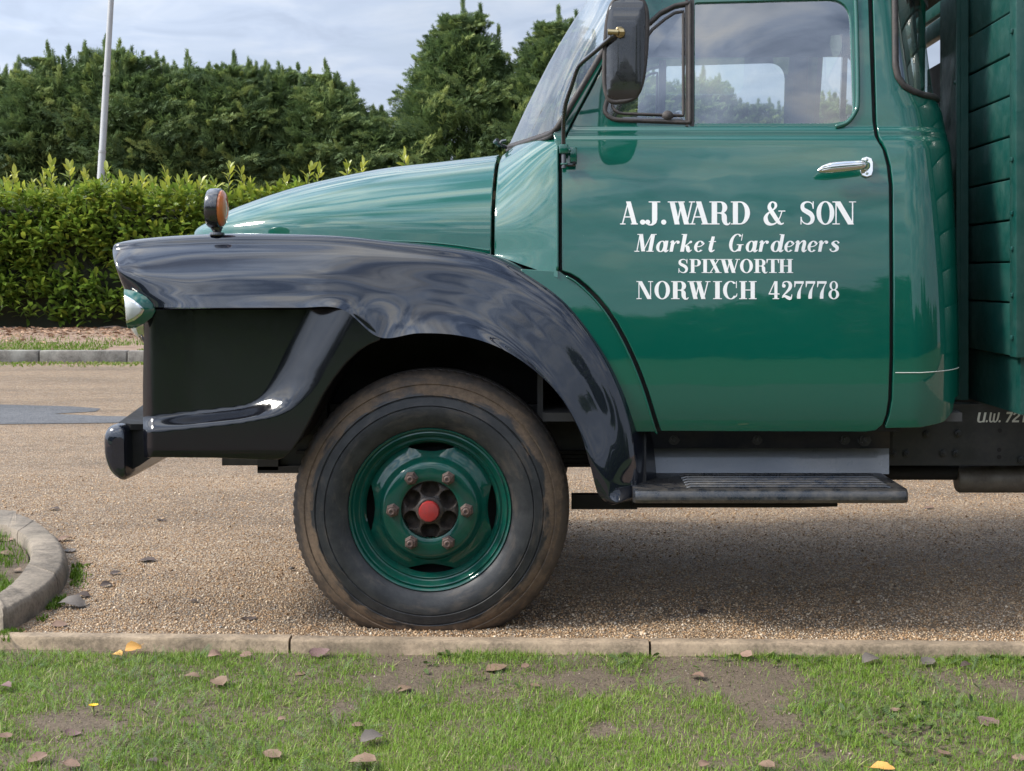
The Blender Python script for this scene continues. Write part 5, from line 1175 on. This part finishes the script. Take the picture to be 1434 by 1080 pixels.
# --- grass
BL = [(-.5, 0, 0), (.5, 0, 0), (-.40, .12, .45), (.40, .12, .45), (0, .42, 1)]; BF = [(0, 1, 3, 2), (2, 3, 4)]
def vnoise(x, y, s, seed=0): return np.array([noise.noise(Vector((a*s, b*s, seed*7.3))) for a, b in zip(x, y)])
def blades(name, n, fn, ln, wd, tone, lean, m, z0=-.032):
    r = np.random.default_rng(abs(hash(name)) % 1000+n % 977)
    x = r.uniform(-2.3, 1.95, n); y = 3.1+(4.44-3.1)*r.random(n); y = np.minimum(y, 4.485-0.0335*x-.072)
    Yp = y; px = CX+x*F/Yp; py = CY+(H+.03)*F/Yp; keep = r.random(n) < fn(px, py, x, y); x, y = x[keep], y[keep]; n = len(x)
    az = r.uniform(0, 6.28, n); le = r.normal(0, lean, n); L_ = r.uniform(.55, 1.2, n)*ln*(1+.35*vnoise(x, y, 6, 1)); w = r.uniform(.7, 1.3, n)*wd
    X = np.stack([np.cos(az), np.sin(az), np.zeros(n)], 1); f = np.stack([-np.sin(az), np.cos(az), np.zeros(n)], 1); U = unit(np.stack([f[:, 0]*le, f[:, 1]*le, np.ones(n)], 1))
    B = np.array(BL); zb = z0+.014*vnoise(x, y, 2.3, 0)
    V = B[None, :, 0, None]*X[:, None]*w[:, None, None]+B[None, :, 2, None]*U[:, None]*L_[:, None, None]+B[None, :, 1, None]*f[:, None]*(L_*(.5+np.abs(le)))[:, None, None]
    V[:, :, 2] = np.maximum(V[:, :, 2], 0.001); V += np.stack([x, y, zb], 1)[:, None]
    t = np.clip(tone+r.normal(0, .17, n)+.15*vnoise(x, y, 3, 3), 0, 1)
    t = np.where(r.random(n) < .05, 1.0, t)
    o = raw(name, V.reshape(-1, 3), BF, n, 5, np.repeat(t, 5), m); tag(o, kind='stuff'); return o
def soilmask(px, py, x, y):
    s = .62+.9*(vnoise(x, y, 3.2, 5)*.6+vnoise(x, y, 9, 6)*.55)
    strip = np.exp(-((py-952)/30.0)**2)*(px > 520)*np.clip((px-500)/120, 0, 1)*(1-.35*(px > 1150)); s = s-strip*(.70+.5*vnoise(x, y, 5, 12))
    for cx_, cy_, rx, ry in ((1052, 985, 26, 14), (1095, 1012, 30, 9), (590, 915, 55, 22), (560, 962, 40, 20), (840, 1020, 20, 12), (1180, 1060, 70, 10), (480, 990, 30, 14), (85, 1015, 70, 10)): s = s-1.0*np.exp(-(((px-cx_)/rx)**2+((py-cy_)/ry)**2))
    for cx_, cy_, rx, ry in ((640, 915, 38, 16), (720, 915, 30, 14), (880, 922, 26, 12), (1085, 915, 70, 12), (1180, 935, 50, 22), (1380, 925, 60, 22), (560, 1000, 50, 30)): s = s+1.1*np.exp(-(((px-cx_)/rx)**2+((py-cy_)/ry)**2))
    return np.clip(s*1.15+.04, 0.0, 1)
inlawn = lambda px, py: 1/(1+np.exp(-((py-985)/10.0)))*((px > 520) & (px < 1010))
blades('grass', 230000, lambda px, py, x, y: soilmask(px, py, x, y)*(.55+.45*inlawn(px, py)),   .022, .0021, .60, 1.0, M['grass'])
blades('long_grass', 50000, lambda px, py, x, y: soilmask(px, py, x, y)*(1-.85*inlawn(px, py)), .031, .0025, .42, 1.4, M['grass'])
blades('sparse_grass', 22000, lambda px, py, x, y: .5+0*px, .018, .0018, .55, .8, M['grass'])
# feathery weeds (yarrow) and clover
FEA = []; FEF = []
for k in range(9):
    b = .1+k*.1; 
    for sgn in (1, -1):
        s = len(FEA); l = .22*(1-.5*abs(k-4)/5); FEA += [(b, 0, .02), (b+.03, 0, .02), (b+.07, sgn*l, -.02)]; FEF.append((s, s+1, s+2) if sgn > 0 else (s+1, s, s+2))
s = len(FEA); FEA += [(0, -.02, 0), (0, .02, 0), (1, 0, -.06)]; FEF.append((s, s+1, s+2))
def weeds(name, n, fn, size, tv, tf, tone, m, flat):
    r = np.random.default_rng(n); x = r.uniform(-2.2, 1.9, n); y = 3.15+1.27*r.random(n); y = np.minimum(y, 4.485-0.0335*x-.075); px = CX+x*F/y; py = CY+(H+.03)*F/y
    k = r.random(n) < fn(px, py, x, y); x, y = x[k], y[k]; n = len(x); az = r.uniform(0, 6.28, n); el = r.uniform(*flat, n)
    d = np.stack([np.cos(az)*np.cos(el), np.sin(az)*np.cos(el), np.sin(el)], 1); X, Y, Z = frames(d, r.normal(0, .4, n))
    o = batch(name, tv, tf, np.stack([x, y, -.026+.014*vnoise(x, y, 2.3, 0)], 1), X, Y, Z, r.uniform(.6, 1.2, n)*size, np.clip(tone+r.normal(0, .2, n), 0, 1), m); tag(o, kind='stuff')
weeds('yarrow', 9000, lambda px, py, x, y: soilmask(px, py, x, y)*np.clip(np.where(px < 540, .5, .14)+vnoise(x, y, 4, 9), 0, 1)*(1-inlawn(px, py)), .052, FEA, FEF, .5, M['weed'], (.05, .9))
CLV = [(0, 0, 0), (.45, .22, .05), (.9, .20, .02), (1, 0, 0), (.9, -.2, .02), (.45, -.22, .05)]; CLF = [(0, 5, 4, 3), (0, 3, 2, 1)]
weeds('clover', 9000, lambda px, py, x, y: np.clip(np.exp(-(((px-1290)/70)**2+((py-1020)/34)**2))*1.0+np.exp(-(((px-640)/34)**2+((py-916)/13)**2))+.8*np.exp(-(((px-880)/24)**2+((py-920)/9)**2))+.9*np.exp(-(((px-1090)/70)**2+((py-918)/12)**2))+.8*np.exp(-(((px-1380)/60)**2+((py-922)/18)**2))+.004, 0, 1), .030, CLV, CLF, .75, M['weed'], (.05, .7))
# moss and grass at the island, the far verge and the far kerb foot
def scatter_blades(name, pts, ln, wd, tone, m):
    r = np.random.default_rng(len(pts)); pts = np.array(pts); n = len(pts); az = r.uniform(0, 6.28, n); X = np.stack([np.cos(az), np.sin(az), np.zeros(n)], 1); f = np.stack([-np.sin(az), np.cos(az), np.zeros(n)], 1); U = unit(f*r.normal(0, .8, n)[:, None]+np.array((0, 0, 1.0)))
    L_ = r.uniform(.5, 1.2, n)*ln; B = np.array(BL); V = B[None, :, 0, None]*X[:, None]*wd+B[None, :, 2, None]*U[:, None]*L_[:, None, None]+B[None, :, 1, None]*f[:, None]*L_[:, None, None]; V += pts[:, None]
    o = raw(name, V.reshape(-1, 3), BF, n, 5, np.repeat(np.clip(tone+r.normal(0, .18, n), 0, 1), 5), m); tag(o, kind='stuff')
r = np.random.default_rng(3); pts = []
for i in range(24000):
    k = r.integers(20, NO); t = r.random(); c = ic[k]; y = 4.62+(c[1]-4.62)*t**.7; x = c[0]-r.random()**1.5*1.3
    if noise.noise(Vector((x*4, y*4, 2))) > -.22: pts.append((x, y, .034))
scatter_blades('island_grass', pts, .04, .004, .45, M['grass'])
pts = []
for i in range(2600):                      # moss and weeds at the foot of the rounded kerb
    k = r.integers(60, NO-1); w = oc[k]-ic[k]; w = w/np.linalg.norm(w); q = oc[k]+w*(.035+abs(r.normal(0, .035)))
    if noise.noise(Vector((q[0]*5, q[1]*5, 1))) > 0.0 or k > NO-22: pts.append((q[0], q[1], 0))
scatter_blades('kerb_moss', pts, .022, .006, .6, M['grass'])
pts = [(r.uniform(-16, 6), 18.70-abs(r.normal(0, .35))*1.0, 0) for i in range(9000)]; scatter_blades('moss_strip', pts, .03, .02, .82, M['grass'])
pts = [(x, y, .12) for x, y in ((r.uniform(-17, 6), 19.0+abs(r.normal(0, 1.9))) for i in range(34000)) if noise.noise(Vector((x*.7, y*.7, 3))) > -.35]; scatter_blades('verge_grass', pts, .055, .012, .62, M['grass'])

# leaf shapes
def leaf_mesh(kind, seed, m):
    r = random.Random(seed*13+5); n = 13; V = []; Fc = []; qs = (-1, -.66, -.33, 0, .33, .66, 1)
    curl = r.uniform(-.2, .9); bend = r.uniform(-.2, .3); tw = r.uniform(-1.3, 1.3); lob = r.uniform(.08, .3); fold = r.uniform(.1, .75)
    for i in range(n):
        t = i/(n-1); x = t-.5
        for q in qs:
            w = (math.sin(PI*min(1, t**.7*.985+.008))**1.15)*.33*(1+lob*math.sin(t*(15+seed % 5)+(2.1 if q > 0 else 0)+seed)+.1*r.uniform(-1, 1)*(abs(q) > .9))
            y = q*w; z = bend*math.sin(PI*t)*.5+curl*q*q*w*1.2+fold*abs(q)*w+tw*q*w*x+.025*math.sin(seed+9*t+5*q)+.012*r.uniform(-1, 1)
            V.append((x, y, z+.02))
    k = len(qs)
    for i in range(n-1):
        for q in range(k-1): Fc.append((i*k+q, i*k+q+1, (i+1)*k+q+1, (i+1)*k+q))
    s = len(V); V += [(-.5, -.010, .05), (-.5, .010, .05), (-.78, .04, .10), (-.78, .055, .10)]; Fc.append((s, s+1, s+3, s+2))
    return mesh('fallen_leaf', V, Fc, m, True, None)
LV = [(0, 0, 0), (.45, .22, .05), (.9, .20, .02), (1, 0, 0), (.9, -.2, .02), (.45, -.22, .05)]; CLF = [(0, 5, 4, 3), (0, 3, 2, 1)]
weeds('clover', 9000, lambda px, py, x, y: np.clip(np.exp(-(((px-1290)/70)**2+((py-1020)/34)**2))*1.0+np.exp(-(((px-640)/34)**2+((py-916)/13)**2))+.8*np.exp(-(((px-880)/24)**2+((py-920)/9)**2))+.9*np.exp(-(((px-1090)/70)**2+((py-918)/12)**2))+.8*np.exp(-(((px-1380)/60)**2+((py-922)/18)**2))+.004, 0, 1), .030, CLV, CLF, .75, M['weed'], (.05, .7))
# moss and grass at the island, the far verge and the far kerb foot
def scatter_blades(name, pts, ln, wd, tone, m):
    r = np.random.default_rng(len(pts)); pts = np.array(pts); n = len(pts); az = r.uniform(0, 6.28, n); X = np.stack([np.cos(az), np.sin(az), np.zeros(n)], 1); f = np.stack([-np.sin(az), np.cos(az), np.zeros(n)], 1); U = unit(f*r.normal(0, .8, n)[:, None]+np.array((0, 0, 1.0)))
    L_ = r.uniform(.5, 1.2, n)*ln; B = np.array(BL); V = B[None, :, 0, None]*X[:, None]*wd+B[None, :, 2, None]*U[:, None]*L_[:, None, None]+B[None, :, 1, None]*f[:, None]*L_[:, None, None]; V += pts[:, None]
    o = raw(name, V.reshape(-1, 3), BF, n, 5, np.repeat(np.clip(tone+r.normal(0, .18, n), 0, 1), 5), m); tag(o, kind='stuff')
r = np.random.default_rng(3); pts = []
for i in range(24000):
    k = r.integers(20, NO); t = r.random(); c = ic[k]; y = 4.62+(c[1]-4.62)*t**.7; x = c[0]-r.random()**1.5*1.3
    if noise.noise(Vector((x*4, y*4, 2))) > -.22: pts.append((x, y, .034))
scatter_blades('island_grass', pts, .04, .004, .45, M['grass'])
pts = []
for i in range(2600):                      # moss and weeds at the foot of the rounded kerb
    k = r.integers(60, NO-1); w = oc[k]-ic[k]; w = w/np.linalg.norm(w); q = oc[k]+w*(.035+abs(r.normal(0, .035)))
    if noise.noise(Vector((q[0]*5, q[1]*5, 1))) > 0.0 or k > NO-22: pts.append((q[0], q[1], 0))
scatter_blades('kerb_moss', pts, .022, .006, .6, M['grass'])
pts = [(r.uniform(-16, 6), 18.70-abs(r.normal(0, .35))*1.0, 0) for i in range(9000)]; scatter_blades('moss_strip', pts, .03, .02, .82, M['grass'])
pts = [(x, y, .12) for x, y in ((r.uniform(-17, 6), 19.0+abs(r.normal(0, 1.9))) for i in range(34000)) if noise.noise(Vector((x*.7, y*.7, 3))) > -.35]; scatter_blades('verge_grass', pts, .055, .012, .62, M['grass'])

# leaf shapes
def leaf_mesh(kind, seed, m):
    r = random.Random(seed); n = 9; V = []; Fc = []
    curl = r.uniform(.05, .32); bend = r.uniform(-.25, .35)
    for i in range(n):
        t = i/(n-1); w = (math.sin(PI*min(1, t**.8))**.7)*.36*(1+.12*math.sin(t*19+seed)); x = t-.5; zc = bend*math.sin(PI*t)*.5+.03
        for q in (-1, -.5, 0, .5, 1):
            V.append((x, q*w, zc+curl*(abs(q)**2)*w*1.1+.02*math.sin(seed+7*t+3*q)))
    for i in range(n-1):
        for q in range(4): Fc.append((i*5+q, i*5+q+1, (i+1)*5+q+1, (i+1)*5+q))
    s = len(V); V += [(-.5, -.012, .03), (-.5, .012, .03), (-.72, .0, .06), (-.72, .015, .06)]; Fc.append((s, s+1, s+3, s+2))
    return mesh('fallen_leaf', V, Fc, m, True, None)
LV = [  # px, py, width px, colour, tilt, place height, label
 (165, 919, 17, 'orange', .4, 'bright orange leaf at the left of the pair standing in the lawn'), (186, 911, 24, 'orange', .7, 'bright orange leaf standing upright in the lawn, right of its pair'),
 (301, 921, 19, 'pink', .6, 'pale pinkish leaf tilted in the grass just below the kerb, left of the first joint'), (344, 919, 16, 'pink', .5, 'small pinkish leaf below the kerb, between the pale leaf and the reddish one'), (447, 915, 27, 'purple', .55, 'reddish purple leaf leaning against the kerb right of the first joint'),
 (306, 958, 29, 'tan', .25, 'tan folded leaf lying in the grass below the pale pink leaf'), (7, 964, 22, 'purple', .2, 'purple-brown leaf at the left edge of the lawn'), (7, 1031, 19, 'brown', .3, 'brown leaf low at the left edge of the lawn'), (102, 1027, 22, 'purple', .2, 'purplish leaf on the bare patch below the yellow flower'), (52, 1063, 28, 'brown', .15, 'long brown curled leaf in the bottom left corner'), (100, 1072, 25, 'brown', .1, 'brown leaf at the bottom edge right of the curled one'),
 (380, 1059, 28, 'tan', .2, 'tan leaf on the lawn near the bottom, left of the big pair'), (213, 1067, 18, 'dark', .1, 'dark leaf near the bottom edge of the lawn, left of the tan leaf'), (394, 1008, 12, 'pink', .3, 'tiny pale leaf on the lawn above the tan leaf'), (270, 948, 20, 'tan', .05, 'flat tan leaf half hidden in grass left of the folded leaf'), (420, 946, 15, 'tan', .2, 'small tan scrap on the bare patch below the reddish leaf'),
 (695, 938, 29, 'tan', .2, 'large tan leaf on bare soil below the wheel'), (735, 934, 12, 'brown', .5, 'small brown leaf right of the large tan leaf under the wheel'), (749, 961, 13, 'brown', .15, 'small russet leaf on bare soil below the large tan leaf'), (500, 1017, 16, 'pink', .3, 'small pinkish leaf above the grey-brown leaf'), (521, 1037, 32, 'grey', .35, 'grey-brown cupped leaf in the middle of the lawn'), (507, 1070, 38, 'tan', .12, 'long tan leaf at the bottom below the cupped leaf'), (567, 966, 22, 'tan', .1, 'tan leaf scrap on the bare patch left of the lawn'),
 (1045, 919, 18, 'pink', .8, 'russet leaf standing upright against the kerb right of the second joint'), (977, 949, 20, 'brown', .15, 'curled russet leaf on bare soil below the second joint'), (1218, 927, 27, 'grey', .35, 'grey cracked leaf below the kerb at the right'), (1300, 928, 24, 'grey', .4, 'grey leaf below the kerb, right of the cracked one'), (1352, 933, 15, 'dark', .4, 'dark leaf near the kerb at the right end'), (1253, 994, 13, 'pink', .3, 'small pale pink leaf on the lawn at the right'), (1383, 1014, 33, 'purple', .25, 'large dark purple leaf with a pale tip at the right of the lawn'), (1322, 1056, 19, 'brown', .15, 'brown leaf among the clover at the lower right'), (1146, 1046, 15, 'dark', .2, 'dark leaf in the lawn left of the clover'), (986, 1073, 18, 'brown', .35, 'brown stub of a leaf at the bottom edge'), (1073, 1075, 24, 'tan', .3, 'tan leaf with upright stalk at the bottom edge'), (1236, 1078, 32, 'orange', .1, 'orange leaf cut by the bottom edge'), (1427, 1064, 20, 'pink', .4, 'pale leaf in the lower right corner'),
 (76, 714, 15, 'dark', .1, 'dark leaf on the gravel beyond the rounded kerb'), (226, 729, 13, 'dark', .2, 'small dark leaf on the gravel, farthest right of the rounded kerb'), (207, 786, 22, 'dark', .15, 'dark leaf on the gravel midway between rounded kerb and wheel'), (148, 821, 16, 'dark', .5, 'dark leaf standing on the gravel near the rounded kerb'), (162, 804, 15, 'dark', .2, 'dark leaf on the gravel just above the standing one'), (348, 867, 20, 'dark', .1, 'dark leaf on the gravel close to the straight kerb left of the wheel'), (98, 772, 20, 'grey', .1, 'flat grey leaf at the foot of the rounded kerb'), (120, 789, 16, 'brown', .2, 'brown leaf at the foot of the rounded kerb below the grey one'), (91, 757, 18, 'brown', .1, 'brown leaf at the foot of the rounded kerb above the grey one'), (100, 850, 36, 'grey', .3, 'large crumpled grey leaf at the foot of the rounded kerb'), (83, 877, 20, 'brown', .5, 'brown leaf in the corner where the two kerbs meet'), (115, 836, 20, 'dark', .2, 'dark leaf beside the large crumpled leaf'),
 (8, 756, 19, 'pink', .3, 'pinkish leaf on the planted island, upper left'), (8, 778, 18, 'tan', .3, 'tan leaf on the planted island below the pinkish one'), (24, 800, 15, 'tan', .2, 'tan leaf on the planted island near its kerb'), (270, 843, 12, 'dark', .1, 'tiny dark leaf on gravel left of the tyre'), (985, 0+858, 15, 'dark', .2, 'dark curled leaf on the shaded gravel right of the wheel'), (1300, 712, 14, 'brown', .2, 'brown leaf on the gravel beyond the step')]
cache = {}
for i, (px, py, w, c, tilt, lab) in enumerate(LV):
    road_ = py < 886 and not (px < 45 and 735 < py < 840); isl_ = px < 45 and 735 < py < 840
    z = .002 if road_ else (.04 if isl_ else (-.026 if ('soil' in lab or 'patch' in lab) else -.018)); p = G(px, py, z); s = w*p[1]/F*1.12
    key = (c, i % 4)
    if key not in cache: cache[key] = leaf_mesh(c, i, LEAFM[c])
    o = bpy.data.objects.new('fallen_leaf', cache[key]); COL.objects.link(o); o.location = (p[0], p[1], z+.001+.12*s*abs(math.sin(tilt))); o.scale = (s,)*3
    tilt *= .55; o.rotation_euler = (tilt*1.1, random.uniform(-.15, .15), random.uniform(-1.0, 1.0)+(PI if i % 2 else 0)); 
    if i % 2: o.rotation_euler[0] = -tilt*1.1
    tag(o, lab, 'leaf', 'fallen leaves on lawn and gravel')
# litter under the hedge: small brown leaves, uncountable
r = np.random.default_rng(9); n = 2600; x = r.uniform(-16, -3, n); y = 27.4-np.abs(r.normal(0, 2.4, n)); az = r.uniform(0, 6.28, n); d = np.stack([np.cos(az), np.sin(az), r.uniform(-.3, .4, n)], 1); X, Y, Z = frames(unit(d), r.normal(0, .5, n))
m = leafmat('litter', [(0, (.13, .07, .04)), (.5, (.30, .17, .10)), (1, (.46, .30, .19))], .8, .1)
o = batch('leaf_litter', LF, LFF, np.stack([x, y, np.full(n, .14)], 1), X, Y, Z, r.uniform(.07, .15, n), r.random(n), m); tag(o, kind='stuff')
# yellow flower
fl = empty('yellow_flower', G(131, 1003, -.03)); tag(fl, 'small yellow dandelion flower on the lawn below the orange leaves', 'flower')
fm = mat('petal', (.75, .50, .02), .6); b = Vector(fl.location); mb = MB()
for k in range(14):
    a = k*2*PI/14; u = Vector((math.cos(a), math.sin(a)*.8, .5)); s_ = Vector((-math.sin(a), math.cos(a), 0))*.003; c = b+Vector((0, 0, .026)); mb.add([c-s_*.5, c+u*.012-s_, c+u*.014+s_, c+s_*.5], [(0, 1, 2, 3)])
mb.obj('petals', fm, fl, smooth=False); V, Fc = tube([b+Vector((0, .004, 0)), b+Vector((0, 0, .027))], .0016, 6); obj('flower_stalk', V, Fc, M['weed'], fl)
# loose stones of the bound gravel, near the lorry
OCT = [(1, 0, 0), (-.9, .1, 0), (0, 1, .1), (.1, -.95, 0), (0, 0, .8), (0, 0, -.6)]; OCF = [(0, 2, 4), (2, 1, 4), (1, 3, 4), (3, 0, 4), (2, 0, 5), (1, 2, 5), (3, 1, 5), (0, 3, 5)]
r = np.random.default_rng(13); n = 75000; y = 4.40+3.8*r.random(n)**1.5; x = r.uniform(-.47, .36, n)*y; k = y > 4.485-.0335*x+.004
for j_ in range(20, NO, 4): k &= ~((x < oc[j_][0]+.03) & (np.abs(y-oc[j_][1]) < .12))
x, y = x[k], y[k]; n = len(x); d = unit(np.stack([r.normal(size=n), r.normal(size=n), r.normal(0, .25, n)], 1)); X, Y, Z = frames(d, r.uniform(0, 6.28, n))
sz = r.uniform(.0018, .0048, n)*(1+.9*(r.random(n) < .05)); sc3 = np.stack([sz, sz, sz], 1)
o = batch('loose_gravel', OCT, OCF, np.stack([x, y, sz*.25], 1), X, Y, Z, sz, r.random(n), M['pebble'], None, True); tag(o, kind='stuff')
st = G(408, 796, .01); V = [(st[0]+.016*v[0], st[1]+.013*v[1], st[2]+.010*v[2]) for v in OCT]; o = obj('pebble', V, OCF, LEAFM['grey'], None, sharp=None); tag(o, 'single pale grey stone on the gravel left of the tyre', 'stone')
r = np.random.default_rng(31); n = 9000; x = r.uniform(-2.2, 1.95, n); y = 3.1+1.33*r.random(n); y = np.minimum(y, 4.485-0.0335*x-.068); d = unit(r.normal(size=(n, 3))); X, Y, Z = frames(d, r.uniform(0, 6.28, n))
m = mat('soil_crumb', (.1, .07, .05), .9); g = NG(m); c, f_ = g.attr('tint'); g.set('Base Color', g.ramp(f_, [(0, (.06, .04, .03)), (.6, (.15, .105, .078)), (.9, (.24, .18, .13)), (1, (.42, .35, .28))]))
o = batch('soil_crumbs', OCT, OCF, np.stack([x, y, -.029+.014*vnoise(x, y, 2.3, 0)], 1), X, Y, Z, .0016+.0035*r.random(n)**3, r.random(n), m, None, True); tag(o, kind='stuff')
